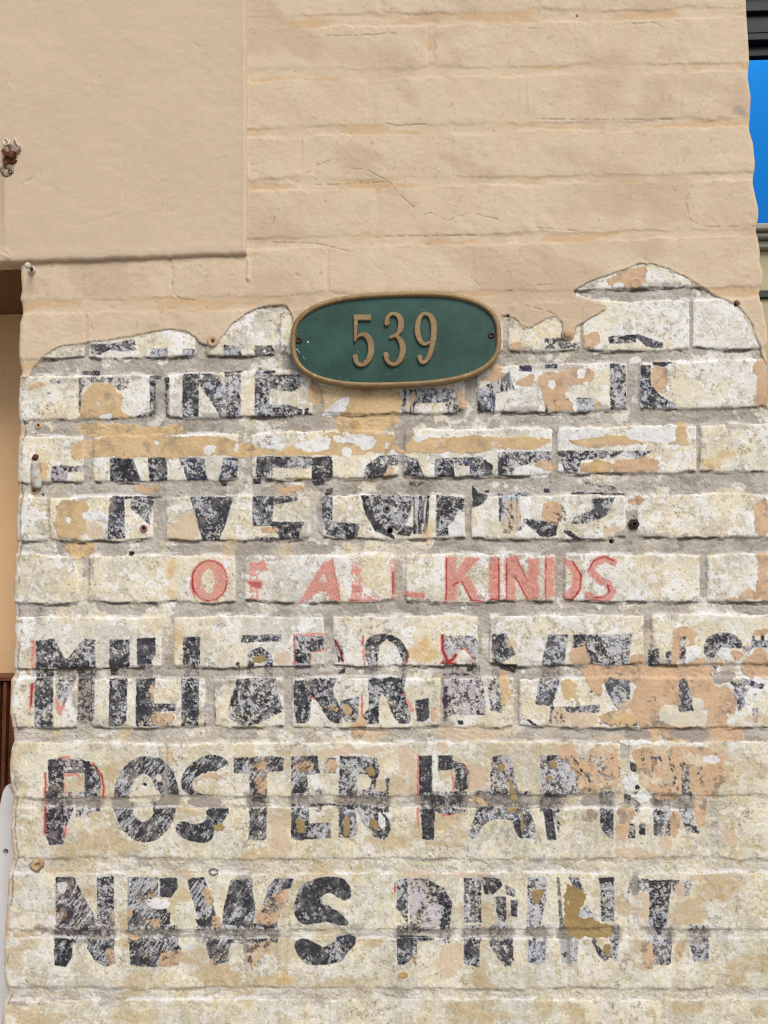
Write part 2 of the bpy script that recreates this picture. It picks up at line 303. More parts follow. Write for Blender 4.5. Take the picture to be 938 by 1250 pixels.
13 .6 k 0 w 95 75 150 65 150 290 100 210; 13 .28 k 2 w 150 65 250 65 300 190 350 190 350 290 160 290; 13 .8 k 0 w 250 75 320 110 360 180 350 290 300 295 320 200 260 180; 13 .95 k 3 w 95 170 130 170 130 215 95 215; 13 .55 K 0 w 110 295 300 295 200 330 110 330; 13 .9 k 0 w 95 345 275 345 275 360 195 370 190 430 130 480 100 480; 13 .95 K 0 w 110 338 240 342 270 350 110 350
13 .58 k 0 w 415 65 500 65 500 280 415 280; 13 .8 k 0 w 500 60 590 65 600 100 560 140 510 140; 13 .62 k 0 w 565 150 620 150 620 300 575 290; 13 .85 k 0 w 610 95 660 120 660 160 620 140; 13 .9 k 0 w 640 170 675 170 670 250 640 245; 13 .75 k 0 w 415 355 490 355 490 490 415 475; 13 .62 k 0 w 530 360 650 360 655 460 610 490 545 400; 13 .9 k 0 w 595 430 650 430 640 490 600 460
13 .48 k 0 w 720 60 810 60 810 160 780 300 715 295; 13 .6 k 1 w 720 365 810 360 800 470 720 470; 13 .6 k 0 x 75 60 90 60 110 290 90 290; 13 .6 k 0 x 130 60 180 60 215 130 170 130; 13 .35 k 0 x 165 250 220 190 265 260; 13 .58 k 0 x 280 65 350 60 350 270 290 270; 13 .95 k 0 x 278 62 350 60 350 80 280 90; 13 .45 k 0 x 90 360 180 360 175 470 100 470; 13 .65 k 0 x 240 360 330 440 310 470 280 440; 13 .4 k 0 x 330 350 380 350 360 470 330 440
13 .4 k 3 x 430 60 520 70 520 130 410 140; 13 .68 k 0 x 520 75 625 70 600 300 550 330 515 280; 13 .97 K 0 x 560 250 600 240 590 320 565 335; 13 .68 k 1 x 530 360 625 350 620 480 540 480; 13 .8 K 0 x 540 300 600 300 590 335 560 335; 13 .38 k 0 x 625 70 720 80 710 150 660 150 630 130; 13 .6 k 3 x 710 370 800 365 800 460 730 465
'''
# red paint: word, density, tile, outline (filled)
RED = '''
5 .6 i 590 75 625 60 660 235 610 230 600 195 555 200 530 235 490 235 560 120; 4 .65 i 285 75 350 70 360 110 290 110; 4 .75 i 270 150 340 150 335 185 290 175; 5 .7 i 700 165 745 170 745 200 700 200; 5 .8 i 690 225 810 228 810 234 690 235
5 .8 i 865 110 885 110 885 210 865 210; 5 .7 j 0 195 100 200 95 225 0 215; 6 .62 j 185 55 225 55 225 225 185 235; 6 .62 j 265 55 320 60 240 150 215 180 200 150; 6 .62 j 240 140 275 130 330 235 280 235; 6 .66 j 355 55 400 55 400 230 360 232
6 .62 j 430 55 470 50 520 150 520 60 560 60 560 230 515 230 465 130 465 230 430 230; 6 .5 j 590 50 635 55 630 210 590 225; 6 .66 j 650 50 700 70 735 130 730 180 690 240 660 220 690 180 700 130 680 90 655 75
7 .55 k 75 85 95 85 95 210 72 215; 7 .85 k 70 290 90 280 80 400 65 420; 7 .6 k 185 350 200 360 215 400 245 370 215 450 200 430; 10 .55 q 150 390 172 390 165 455 150 460; 8 .6 m 240 340 250 330 295 420 285 425; 8 .4 m 385 410 400 400 398 450 380 470
'''
# (the ghosts of the letters that have all but gone)
RED += '''4 .34 i 285 75 320 75 320 235 285 235; 5 .34 i 700 75 742 75 742 230 700 230; 5 .4 i 862 62 900 62 900 225 862 225; 5 .3 i 742 205 812 205 812 232 742 232'''
# black crackle still on top of the tan remains: width (tile units), tile, points
TRACE = '''
14 t 60 70 110 110 160 190 150 250; 12 t 205 85 225 140 240 200; 10 t 270 65 290 110 300 160; 12 t 395 55 405 110; 10 t 490 75 500 110; 26 t 545 80 552 130; 18 t 690 120 705 190 712 235; 10 t 160 60 165 130; 12 t 440 60 455 120; 9 t 20 240 110 240; 14 t 560 170 575 230; 12 t 505 250 530 262; 12 t 325 250 340 300
10 h 60 300 120 380; 10 h 50 330 110 420; 10 h 45 380 90 440; 10 h 80 290 135 350; 12 h 260 300 330 370; 10 h 340 300 350 380; 12 h 420 60 560 70; 12 n 400 120 440 60; 14 n 470 60 500 130 505 200; 12 n 350 420 330 490; 12 n 370 410 385 480; 12 n 560 480 730 490; 14 n 500 270 520 350; 10 o 270 450 290 520; 14 o 330 480 345 495; 12 o 380 400 395 430; 10 o 500 375 510 380; 12 o 750 240 765 250; 12 p 840 110 850 180; 12 p 870 130 890 180; 10 d 360 345 380 395; 8 d 410 340 490 340; 8 d 405 365 490 368; 8 d 430 340 432 400; 8 d 465 340 467 400; 8 d 300 350 310 400; 10 s 830 90 900 160 910 230; 10 s 860 200 850 250; 12 p 400 400 440 440; 14 p 440 430 490 440; 10 p 545 480 560 540; 12 p 20 400 40 480; 12 p 60 400 80 470; 10 p 205 380 215 400; 10 r 180 100 260 90; 10 r 200 130 265 115; 10 r 185 180 255 230; 8 r 390 100 490 80; 8 r 400 140 480 110; 10 v 210 240 300 180; 10 v 230 280 320 200; 8 v 290 160 360 130; 10 v 170 440 200 480; 8 v 240 400 270 380; 9 u 620 450 690 420; 9 u 600 480 680 470; 9 u 520 150 580 145
'''
# red strokes: word, value, width (tile units), tile, points
REDL = '''
6 .62 30 j 865 75 830 60 790 75 775 110 800 140 845 165 860 195 840 225 790 225 760 210; 8 .9 7 l 428 60 432 110 428 200; 8 .7 5 l 428 58 570 56; 8 .6 5 l 505 195 510 140 570 130; 8 .95 13 l 622 85 650 140 660 185; 8 .95 12 l 502 340 515 335 525 360; 8 .95 7 l 752 345 752 450; 8 .95 9 m 52 65 52 110; 8 .8 7 m 55 130 60 200; 8 .9 9 m 268 140 262 185
9 .97 16 m 430 62 432 130 455 185 480 175 495 150; 9 .95 12 m 425 190 490 195 495 205; 9 .85 6 m 510 120 545 125 585 185; 9 .6 6 m 428 330 428 460; 10 .92 11 q 62 150 60 440; 10 .92 11 q 290 105 330 160 342 220 335 275; 10 .85 7 q 150 160 210 155 235 180; 10 .5 8 q 150 160 150 250; 10 .9 5 q 125 75 180 78; 11 .92 8 s 120 65 118 220 120 400; 11 .9 7 s 335 105 362 160; 11 .9 7 s 280 160 292 200 288 235; 11 .9 7 s 235 352 285 345; 13 .95 10 w 87 90 87 130; 5 .8 7 i 622 62 655 225; 4 .8 8 i 55 110 45 160 60 215
6 .9 5 j 183 55 183 232; 6 .9 5 j 400 60 400 228; 6 .9 5 j 428 60 430 230; 6 .85 5 j 466 50 515 150; 6 .9 5 j 465 135 515 230; 6 .9 5 j 590 55 590 222; 6 .95 6 j 700 70 737 130 730 185 690 240; 6 .9 5 j 870 70 830 50 785 70 762 110; 6 .9 5 j 842 168 850 195 830 215 790 220; 6 .9 5 j 245 150 285 230 330 235; 6 .9 5 j 210 170 235 155; 6 .9 5 j 358 228 390 228; 6 .9 6 j 590 50 630 50
'''
# flat remains of later coats: kind (t tan, o ochre, v olive, w white, l light tan, y yellow-rust stain, g grey mortar smear, c bare cream), tile, outline
PATCH = '''
o a 400 330 510 320 600 360 625 400 600 450 610 490 650 505 680 510 560 530 370 530 375 440; o z 270 575 500 580 500 600 560 590 640 580 660 600 640 625 285 630; o z 275 640 355 630 620 625 850 625 860 690 480 700 360 695 290 705 260 700; w a 470 510 550 490 545 525 480 525; t a 90 330 180 310 170 345 100 350
o c 60 90 440 95 420 200 430 225 380 300 215 310 110 300 100 250 140 235 60 235 45 200 50 110; w c 50 215 130 145 200 135 150 230 60 230; t c 0 60 50 70 50 180 0 180; o c 0 310 380 310 400 330 440 340 938 315 938 400 440 405 390 400 0 415; w c 0 325 100 330 90 380 0 390; w c 105 320 230 310 305 330 300 390 230 390 220 360 110 350; w c 145 375 200 380 200 420 130 420; w c 350 355 380 355 370 385 350 385; w c 480 320 590 315 560 340 500 360; w c 60 360 100 350 100 420 70 415; g c 390 290 480 250 480 350 430 400 400 350
t c 690 110 740 95 740 200 710 210 690 150; t c 800 80 850 30 938 10 938 50 880 60; l c 480 110 500 110 480 200 440 210; t d 0 180 50 170 60 200 0 260; t d 120 250 200 220 210 280 120 290; t d 215 215 340 210 400 190 490 190 490 270 360 280 350 330 380 350 390 400 270 405 240 330; t d 485 340 520 350 525 395 490 395; t d 765 185 840 190 830 260 840 310 800 320 760 260; t d 430 30 510 20 515 80 470 105 435 100; t d 95 70 145 70 140 110 95 110; w d 270 250 300 250 300 295 275 295; w d 400 200 450 190 450 245 405 245
o d 0 525 260 525 280 545 270 563 0 563; o d 370 530 620 510 720 540 740 563 380 563; o d 885 450 938 445 938 563 880 563; w d 310 490 420 480 560 480 560 520 450 530 370 540 320 540; w d 630 480 880 460 880 563 760 545 640 530; w d 655 145 720 135 720 170 660 180; o h 0 0 260 0 270 25 0 45; t h 420 0 730 0 740 5 560 25 430 25; o h 840 0 938 0 938 15 850 15; t h 190 95 300 80 320 140 230 130; o h 420 95 580 80 570 150 500 155 430 140; y h 475 105 540 110 530 150 480 150; t h 590 75 790 65 790 145 600 150 570 130; l h 60 280 130 280 140 400 50 450; t h 250 285 340 280 330 380 290 400 240 360; t h 650 265 740 265 720 300 660 300; w h 115 115 190 110 280 145 270 175 120 160; l h 520 420 600 390 600 440 520 450
t A 350 118 430 88 505 70 502 152 360 155; w A 372 142 400 134 422 140 418 154 376 154; t P 918 440 940 436 940 500 920 499 924 470; y P 858 562 912 540 912 550 870 575 858 572; t y 870 40 938 20 938 165 890 160 890 90; t y 890 215 938 220 938 400 910 390 890 340 900 270; t y 770 390 900 390 900 360 860 340 830 370 770 380; t P 908 800 938 800 938 830 905 826
o e 270 0 340 0 330 80 265 80; o e 375 0 938 0 920 60 860 75 400 60; w e 905 10 938 5 938 60 910 60; w e 650 0 690 0 680 18; o e 200 280 330 270 350 330 340 460 200 460 190 400; o e 220 475 380 470 370 540 270 555; t e 550 200 690 210 680 240 560 245; w e 320 330 420 320 440 380 330 380; l e 340 390 430 390 430 460 340 465; o e 120 100 160 100 150 190 125 190; l e 725 380 850 300 880 470 730 470; w e 245 360 265 355 265 385 245 385
o f 0 0 260 0 280 30 430 40 470 10 600 0 650 20 938 0 870 35 830 60 640 65 0 70; w f 50 10 105 15 80 60 40 55; w f 180 10 205 10 200 45 180 45; w f 280 0 430 0 420 35 310 30; w f 470 0 620 0 640 30 600 45 490 45; w f 700 20 745 30 740 65 690 60; w f 780 5 850 0 840 40 780 40; w f 900 0 925 0 920 25 900 25; y f 400 500 470 500 450 530 400 530; y f 130 440 200 450 190 530 130 540; t f 370 205 540 210 500 245 400 245; t f 300 405 390 405 390 440 320 435; t g 200 120 240 110 240 175 190 175; y g 370 440 430 330 430 470 370 470; y g 615 330 640 340 630 400 612 400; w g 540 340 570 320 570 450 500 460 490 410
y P 205 682 218 682 220 735 207 735; y P 418 668 436 666 432 676 420 675; t k 645 280 660 280 660 380 640 370; t k 660 430 765 435 750 480 660 490 650 460; y k 745 10 790 10 790 190 755 190; y k 510 460 540 460 540 560 510 560; y k 170 500 220 500 220 560 175 560; t k 45 225 75 215 70 260 45 260; v l 230 160 290 150 300 190 240 195; l l 330 150 420 130 420 200 340 205; t l 590 390 640 390 640 420 590 420; o l 655 390 710 390 700 440 660 440; t l 700 500 760 430 780 540 700 560; y k 665 370 770 320 770 335 680 380
t m 0 470 50 450 60 500 0 510; t m 370 430 400 400 400 450 380 480; o m 700 230 750 240 745 380 720 400 715 300 690 260; y m 270 100 360 60 420 180 280 190; l m 390 500 700 495 710 563 390 563; l m 0 500 165 490 165 563 0 563; l m 720 80 780 60 785 130 740 110
t n 415 130 470 110 490 90 500 150 500 205 410 190; t n 460 205 600 200 938 210 938 270 700 265 570 270 560 360 530 350 500 290 480 250; t n 690 150 770 150 775 200 700 205; o n 370 275 430 260 440 330 470 390 460 400 440 350 400 380 370 340; t n 700 350 790 270 938 270 938 370 830 400 850 480 938 480 930 500 850 520 850 563 800 563 800 510 740 500 700 420; l n 400 430 540 430 540 495 400 490; o n 545 425 730 420 740 490 660 500 560 480; t n 890 30 938 30 938 200 890 200 900 120; l n 320 400 400 400 390 490 310 490; l n 500 540 700 545 700 563 500 563; w n 715 290 735 300 730 350 715 345
t o 380 90 440 60 520 90 520 145 470 150 460 125 415 125 415 290 380 295; t o 470 150 520 145 525 185 470 190; t o 140 225 220 230 230 290 140 290; t o 480 270 560 235 560 290 470 295; t o 0 290 600 290 620 310 600 350 620 400 640 410 720 410 740 460 760 520 740 563 570 563 560 480 490 470 470 370 420 370 420 500 340 510 320 563 160 563 160 440 190 420 160 380 0 360; l o 230 20 265 80 265 190 240 180 235 80; t o 640 260 720 290 640 295; t o 850 190 930 195 925 270 830 280 800 260 840 230; t o 730 200 790 200 790 260 740 260; t o 840 90 938 80 938 110 880 130 840 120
w o 470 190 550 180 560 230 470 270 460 230; w o 640 200 730 190 720 270 650 250; c o 315 515 400 500 420 563 320 563; c o 490 465 565 480 565 563 520 563; g o 610 350 700 310 770 350 700 390 620 400; w o 820 410 900 420 890 500 810 480; w o 640 400 720 395 760 430 720 420; w o 850 350 920 370 920 395 850 390
t p 160 0 420 0 420 120 320 90 310 180 360 200 480 180 580 210 580 60 490 40 490 0 740 0 740 90 650 100 640 140 700 150 690 190 740 230 800 210 800 300 690 320 600 310 340 300 330 240 270 250 260 320 150 335 140 330 270 240 250 220 170 200; l p 140 340 300 320 700 320 720 380 690 440 700 563 480 563 480 400 380 400 370 563 200 563 180 400; l p 0 340 90 330 80 400 70 560 0 563; t p 480 400 690 440 690 563 490 563; w p 550 390 640 375 680 400 640 435 570 420; w p 100 510 190 500 190 563 90 563; g p 110 235 260 235 270 300 130 300; g p 370 235 600 225 600 290 370 290; c p 320 90 420 90 420 140 575 120 580 210 480 220 360 195 310 180; g p 800 270 900 290 890 305 800 300; l p 810 150 938 130 938 200 820 200; w p 700 180 800 130 790 160 710 210; w p 80 300 270 305 270 325 90 330; l p 90 40 170 60 190 210 90 220
t t 0 10 80 10 90 60 140 80 150 10 290 10 300 100 300 210 210 240 110 240 100 150 60 100 0 60; t t 350 40 470 20 480 140 480 240 400 230 380 160 360 60; t t 480 20 800 30 790 180 770 260 650 260 640 120 590 110 590 270 540 270 470 290 470 200; t t 660 265 720 260 700 400 680 420 650 350; t t 115 320 190 320 185 380 130 380; t t 275 310 370 310 345 400 330 500 280 450; t t 540 330 590 330 580 430 560 470 540 440; l t 480 470 540 450 530 540 490 540; l t 780 400 850 400 870 480 800 510; w t 690 65 750 60 790 90 750 110 700 90; g t 120 260 210 255 200 310 110 310; w t 310 170 370 160 350 230 390 280 320 240; l t 280 500 480 520 480 560 290 560; w t 370 240 450 240 450 290 380 290
l s 20 20 110 60 110 220 70 230 60 100 20 90; l s 210 0 260 0 280 60 210 60; l s 350 140 450 120 440 240 360 230; t s 800 60 938 100 938 240 880 250 860 120; o s 340 270 450 280 460 305 410 305; l r 500 30 800 25 840 60 560 65 510 120; l r 880 30 910 30 910 220 890 220; l r 270 380 350 380 360 480 330 560 270 540; l w 110 20 290 30 280 65 120 60; l w 330 30 560 40 500 58 340 60; l w 300 380 400 370 420 470 350 560 290 500; t q 640 40 675 45 670 110 640 105; w s 187 62 213 62 213 240 190 240; w r 465 160 500 150 510 220 470 230
t q 770 170 938 130 938 175 860 180 810 170 780 220; t r 200 90 265 80 265 140 200 150; t r 200 160 260 155 260 255 215 255; t r 390 80 470 85 480 140 400 160; t r 540 85 590 85 590 145 540 150; v r 390 370 440 370 440 430 400 430; v r 725 120 780 120 775 175 740 165; c r 690 150 760 170 740 230 690 230; v r 625 360 655 360 650 450 622 450; v r 750 355 800 390 790 425 760 420; w r 790 340 820 345 830 400 800 430; v s 505 95 540 100 535 135 505 135; v s 550 170 580 230 590 290 565 290 545 210; v s 540 315 590 320 580 345 550 340; v s 605 340 622 340 622 430 610 430; v s 740 90 785 95 780 130 740 130; v s 735 165 760 165 760 182 735 182; v q 855 395 910 390 915 430 870 430; g q 740 268 890 266 915 300 820 318 745 305; c q 470 240 560 205 620 240 600 290 450 290; c q 590 150 620 150 625 180 595 180
t u 120 205 160 200 170 260 120 270; w u 120 80 170 90 150 150 120 130; t u 365 225 395 225 395 285 360 285; t u 355 400 395 400 390 470 350 490; t u 500 140 590 130 585 160 540 165 530 210; t u 560 260 610 260 610 295 560 290; t u 455 210 480 210 475 250 455 250; w u 545 165 670 170 640 215 545 210; t u 600 440 670 400 712 400 710 470 660 490 590 480; t u 460 335 520 335 510 360 460 365; t u 800 120 850 115 870 200 840 215 820 160; t u 880 250 910 250 905 310 880 310; t u 700 20 760 35 745 65 710 50; t v 310 125 380 110 350 190 305 285 250 290 200 285 200 230 260 190 280 150; t v 150 400 270 360 285 360 250 440 200 495 165 460; t v 0 250 40 240 40 290 0 290; t u 840 450 880 455 880 490 850 480; c v 560 165 610 170 620 215 560 210; y v 260 540 400 530 400 563 260 563
v w 740 120 800 120 770 180 740 190; v x 105 75 215 135 220 150 165 255 330 275 350 345 240 350 120 350; l x 460 140 515 135 515 270 480 270; t x 465 365 530 365 545 495 490 500; t x 640 365 700 365 670 470 640 450; l x 630 90 690 80 690 150 640 150; v w 100 510 155 515 150 545 105 545; v x 90 150 0 0; v w 175 430 190 430 190 490 178 490; v x 300 375 340 380 340 430 300 420; l x 700 55 780 50 770 80 700 80; t B 590 45 625 45 620 100 598 100; y v 880 510 930 520 920 550 890 545
'''
CRACKS = '''
C 180 660 250 600 320 572 360 605 440 615 520 660 540 690 600 745; C 245 665 380 662 505 655; C 150 715 110 770 92 820; C 600 790 660 765 720 795 800 768 905 790; C 485 440 540 455 640 450; C 290 135 400 132 520 125 560 126; C 500 850 650 848 820 846; C 90 870 250 872 380 905; D 0 1045 90 1025 160 1022 240 1020; A 60 215 150 240 195 265 200 300; D 110 820 200 825 290 835; D 120 430 300 435 590 432; D 660 670 640 720 655 790 700 815 890 815; C 820 1010 838 1030; D 0 105 115 108; D 455 90 530 88 555 105; z 615 20 620 110 650 135 700 140; z 310 185 340 260; z 560 200 590 180
'''


def base_maps():
    R = {}
    # --- bricks and mortar
    br = zeros()
    bed = zeros()
    tint = zeros()
    rng = random.Random(3)
    yc = lambda a, b, x: a + (b - a) * (x - 30) / 880.0
    for (tl, bl, tr, brr, jn) in COURSES:
        js = [(-80, -60)] + jn + [(1020, 1040)]
        for (a, b) in zip(js[:-1], js[1:]):
            x0, x1 = a[1], b[0]
            poly = []
            for k in range(7):
                x = x0 + (x1 - x0) * k / 6
                poly.append((x, yc(tl, tr, x) + rng.uniform(-1.2, 1.2) + (2.0 if k in (0, 6) else 0)))
            for k in range(6, -1, -1):
                x = x0 + (x1 - x0) * k / 6
                poly.append((x, yc(bl, brr, x) + rng.uniform(-1.2, 1.2) - (2.5 if k in (0, 6) else 0)))
            fill(br, poly, 1.0)
            jw = 0.2 + 0.6 * rng.random()
            fill(bed, poly, 1.0)
            fill(bed, [(x0 - 14, yc(tl, tr, x0)), (x0 + 1, yc(tl, tr, x0)), (x0 + 1, yc(bl, brr, x0)), (x0 - 14, yc(bl, brr, x0))], jw)
            fill(tint, [(x0 - 8, yc(tl, tr, x0) - 10), (x1 + 8, yc(tl, tr, x1) - 10), (x1 + 8, yc(bl, brr, x1) + 10), (x0 - 8, yc(bl, brr, x0) + 10)], rng.uniform(0.02, 1), 'set')
    R['brick0'] = blur(warp(br, 0.62), 0.4)
    R['bedonly'] = blur(warp(bed, 0.8), 0.6)
    R['tint'] = tint
    # --- the thick coat
    co = zeros()
    fill(co, [(-80, -80)] + COAT_EDGE + [(1020, -80)], 1.0)
    R['coat'] = blur(warp(co, 0.52), 0.34)
    return R


R = base_maps()
brick = R['brick0']
coat = R['coat']
N1 = uni(fbm(1.9, 2, 21))
N2 = uni(fbm(5.5, 3, 31))
N3 = uni(fbm(24, 4, 41))
N4 = uni(fbm(70, 4, 51))
N5 = uni(fbm(14, 4, 61))
NBR = uni(fbm(1.5, 2, 71, sy=11.0, deg=40))
NBV = uni(fbm(1.8, 2, 81, sy=16.0, deg=3))

# letters
ink = zeros()
inkf = zeros()
words = np.zeros((H_, W_), np.int16)
tintm = {1: zeros(), 2: zeros(), 3: zeros()}
stb = zeros()
stv = zeros()


def put_word(mask, wid):
    words[mask > 0] = wid


def add_ink(wid, dens, style, tint, pts):
    tmp = zeros()
    fill(tmp, pts, 1.0)
    put_word(tmp, wid)
    m = tmp > 0
    ink[m] = dens if dens > 0.82 or style.isupper() else np.maximum(ink[m] * 0.999, dens)
    if style.isupper():
        inkf[m] = 1
    if style in 'bB':
        stb[m] = 1
    if style in 'vV':
        stv[m] = 1
    for t in (1, 2, 3):
        tintm[t][m] = 1.0 if t == tint else 0.0


for f in rows(INK):
    pts = tp(f[4], [float(v) for v in f[5:]])
    add_ink(int(f[0]), float(f[1]), f[2], int(f[3]), chaikin(pts, 2) if len(pts) > 9 else pts)


def ring(tile, cx, cy, rx, ry, n=40):
    return tp(tile, [c for k in range(n) for c in (cx + rx * math.cos(k * 6.2832 / n), cy + ry * math.sin(k * 6.2832 / n))])


_o = zeros()
fill(_o, ring('q', 540, 275, 152, 206), 1.0)
fill(_o, ring('q', 530, 268, 62, 114), 0.0, 'set')
m = _o > 0
ink[m] = 0.66
stb[m] = 1
put_word(_o, 10)
_o = zeros()
stroke(_o, tp('q', [600, 90, 660, 150, 685, 240, 650, 280]), 9, 1.0)
ink[(_o > .5)] = 0.74

red = zeros()
for f in rows(RED):
    tmp = zeros()
    fill(tmp, tp(f[2], [float(v) for v in f[3:]]), 1.0)
    if f[0] == '5' and f[2] == 'i' and f[3] == '590':
        fill(tmp, tp('i', [588, 110, 605, 152, 570, 155]), 0.0, 'set')
    np.maximum(red, tmp * float(f[1]), out=red)
    put_word(tmp, int(f[0]))
for f in rows(REDL):
    w = TILES[f[3]][2] / 938.0 * float(f[2])
    tmp = zeros()
    stroke(tmp, tp(f[3], [float(v) for v in f[4:]]), max(w, 2.1), 1.0, 0.4)
    np.maximum(red, tmp * float(f[1]), out=red)
    put_word((tmp > .4) * 1.0, int(f[0]))
_o = zeros()
fill(_o, ring('i', 122, 150, 76, 86), 1.0)
fill(_o, ring('i', 118, 150, 27, 50), 0.0, 'set')
np.maximum(red, _o * 0.55, out=red)
put_word(_o, 4)
_o2 = zeros()
stroke(_o2, ring('i', 122, 150, 72, 82), 2.2, 1.0)
np.maximum(red, _o2 * 0.95, out=red)

pat = {}
for kind in 'tovwlygc':
    pat[kind] = zeros()
order = []
for f in rows(PATCH):
    pts = chaikin(tp(f[1], [float(v) for v in f[2:]]), 1)
    for kk in pat:                      # a later patch replaces what lies under it
        if f[0] not in 'yl' and kk not in 'y':
            fill(pat[kk], pts, 0.0, 'set')
    fill(pat[f[0]], pts, 1.0)
stroke(pat['y'], [(437, 478), (436, 528)], 3.0, 0.9)
trace = zeros()
for f in rows(TRACE):
    stroke(trace, tp(f[1], [float(v) for v in f[2:]]), TILES[f[1]][2] / 938.0 * float(f[0]), 1.0, 0.8)
trace = warp(trace, 1.3)
for kk in pat:
    pat[kk] = blur(warp(pat[kk], {'y': 1.5, 'l': 1.3, 'w': 0.9, 'g': .9}.get(kk, 1.15)), {'y': 3.0, 'l': 1.2}.get(kk, 0.35))
# where a stroke runs over a mortar joint, the thin ink that the joint still holds
for (va, vb, both, dn_) in ((811, 829, True, 0.50), (969, 988, False, 0.48), (1132, 1148, False, 0.44)):
    ya, yb = int((va - V0) * S), int((vb - V0) * S)
    upr = ink[ya - 9:ya - 3].max(0) > 0.3
    lwr = ink[yb + 3:yb + 9].max(0) > 0.3
    wu = words[ya - 9:ya - 3].max(0)
    wl = words[yb + 3:yb + 9].max(0)
    hit = (upr & lwr) if both else (upr | lwr)
    cu = PX[0]
    hit = hit & ~((va > 1100) & (cu > 355) & (cu < 440)) & ~((va > 900) & (va < 1000) & (cu > 214) & (cu < 282))
    wd = np.maximum(wu, wl)
    for y in range(ya - 4, yb + 5):
        free = hit & (ink[y] < 0.05)
        ink[y, free] = dn_
        inkf[y, free] = 0.62
        words[y, free & (wd > 0)] = wd[free & (wd > 0)]
ink_in = blur(warp(ink, 0.33), 0.35)
inkm = blur(warp((ink > 0).astype(np.float32), 0.33), 0.35)
inkf = warp(inkf, 0.3)
red = blur(warp(red, 0.3), 0.35)
# ------------------------------------------------------------------ pigment
def mix(A, B, t):
    return A * (1 - t[..., None]) + B * t[..., None]


def field(c):
    return np.broadcast_to(lin(*c), (H_, W_, 3)).copy()


mort = 1 - brick
low = sm(860, 960, PY)                                    # the lowest courses: olive, chalky, mortar nearly hidden
N0 = uni(fbm(1.25, 2, 201))
NF = uni(0.62 * fbm(26, 5, 205, gain=0.62) + 0.38 * fbm(7, 3, 207))
NS = uni(fbm(4.5, 3, 211, sy=70, deg=1.5))
tintn = np.clip(R['tint'] + 0.5 * (N4 - 0.5), 0, 1)
CRK = np.zeros_like(PX)
for k_, (sc_, sd_) in enumerate(((17, 401), (9, 411), (30, 421))):
    f_ = fbm(sc_, 4, sd_)
    CRK = np.maximum(CRK, sm(0.0, 1.0, 1 - np.abs(f_ - 0.5) * (70, 44, 110)[k_]) * (0.8, 0.6, 1.0)[k_])   # hairline crazing
C = field((229, 221, 196))
C = mix(C, field((229, 214, 176)), sm(0.5, 0.9, 0.6 * N4 + 0.4 * tintn) * 0.55)
C = mix(C, field((212, 197, 166)), sm(0.7, 0.95, N3) * 0.6)
whole = sm(0.55, 0.9, uni(fbm(95, 4, 301)))
C = mix(C, field((222, 221, 216)), whole * (1 - low) * 0.6)
C = mix(C, field((172, 168, 160)), sm(0.66, 0.95, uni(fbm(52, 5, 305))) * 0.38)
C = mix(C, field((112, 105, 96)), CRK * sm(0.5, 0.8, uni(fbm(60, 3, 431))) * 0.6)
C = mix(C, field((204, 198, 172)), low * sm(0.3, 0.75, N3) * 0.85)
C = mix(C, field((196, 181, 140)), low * sm(0.6, 0.95, 0.6 * N4 + 0.4 * N5) * 0.75)
C = mix(C, field((190, 186, 174)), sm(0.62, 0.95, uni(fbm(38, 4, 91))) * 0.5)
# a film of old whitewash, flaked to islands
rw = sm(600, 680, PX) * (1 - sm(500, 620, PY))
film = sm(0.485, 0.515, NF * 0.8 + 0.2 * tintn - 0.04 + 0.16 * rw - 0.05 * low)
film = film * (1 - sm(0.9, 0.97, N2))
film_rim = np.clip(4 * film * (1 - film), 0, 1)
C = mix(C, field((238, 238, 236)), film * (0.4 + 0.45 * sm(0.2, 0.8, N5)) * (1 - 0.45 * low))
C = mix(C, field((222, 222, 220)), sm(0.72, 0.9, NS) * low * 0.3)
C = mix(C, field((180, 168, 140)), sm(0.8, 0.95, 1 - NS) * low * 0.15)
C = mix(C, field((168, 160, 146)), film_rim * sm(0.4, 0.7, N5) * 0.5)  # thin shade line painted lightly round the flakes of film
# grime in the pores, thicker in clouds; pits and specks
cloud = sm(0.5, 0.95, uni(fbm(44, 5, 221)))
C = mix(C, field((118, 113, 105)), cloud * sm(0.60, 0.86, N0 * 0.5 + N2 * 0.5) * 0.62)
C = mix(C, field((88, 82, 75)), sm(0.7, 0.95, uni(fbm(26, 4, 311))) * sm(0.86, 0.95, N0 * 0.6 + N2 * 0.4) * 0.75)
C = mix(C, field((104, 98, 90)), sm(0.965, 0.99, N1) * 0.8)
C = mix(C, field((158, 150, 136)), sm(0.80, 0.93, 0.55 * N1 + 0.45 * N2) * 0.45)
C = mix(C, field((238, 237, 234)), sm(0.80, 0.9, uni(fbm(3.2, 3, 103))) * 0.4)
C = mix(C, field((186, 160, 112)), low * sm(0.72, 0.95, uni(fbm(48, 4, 231, sy=30, deg=0))) * 0.55)
C = C * (0.93 + 0.14 * N0)[..., None]

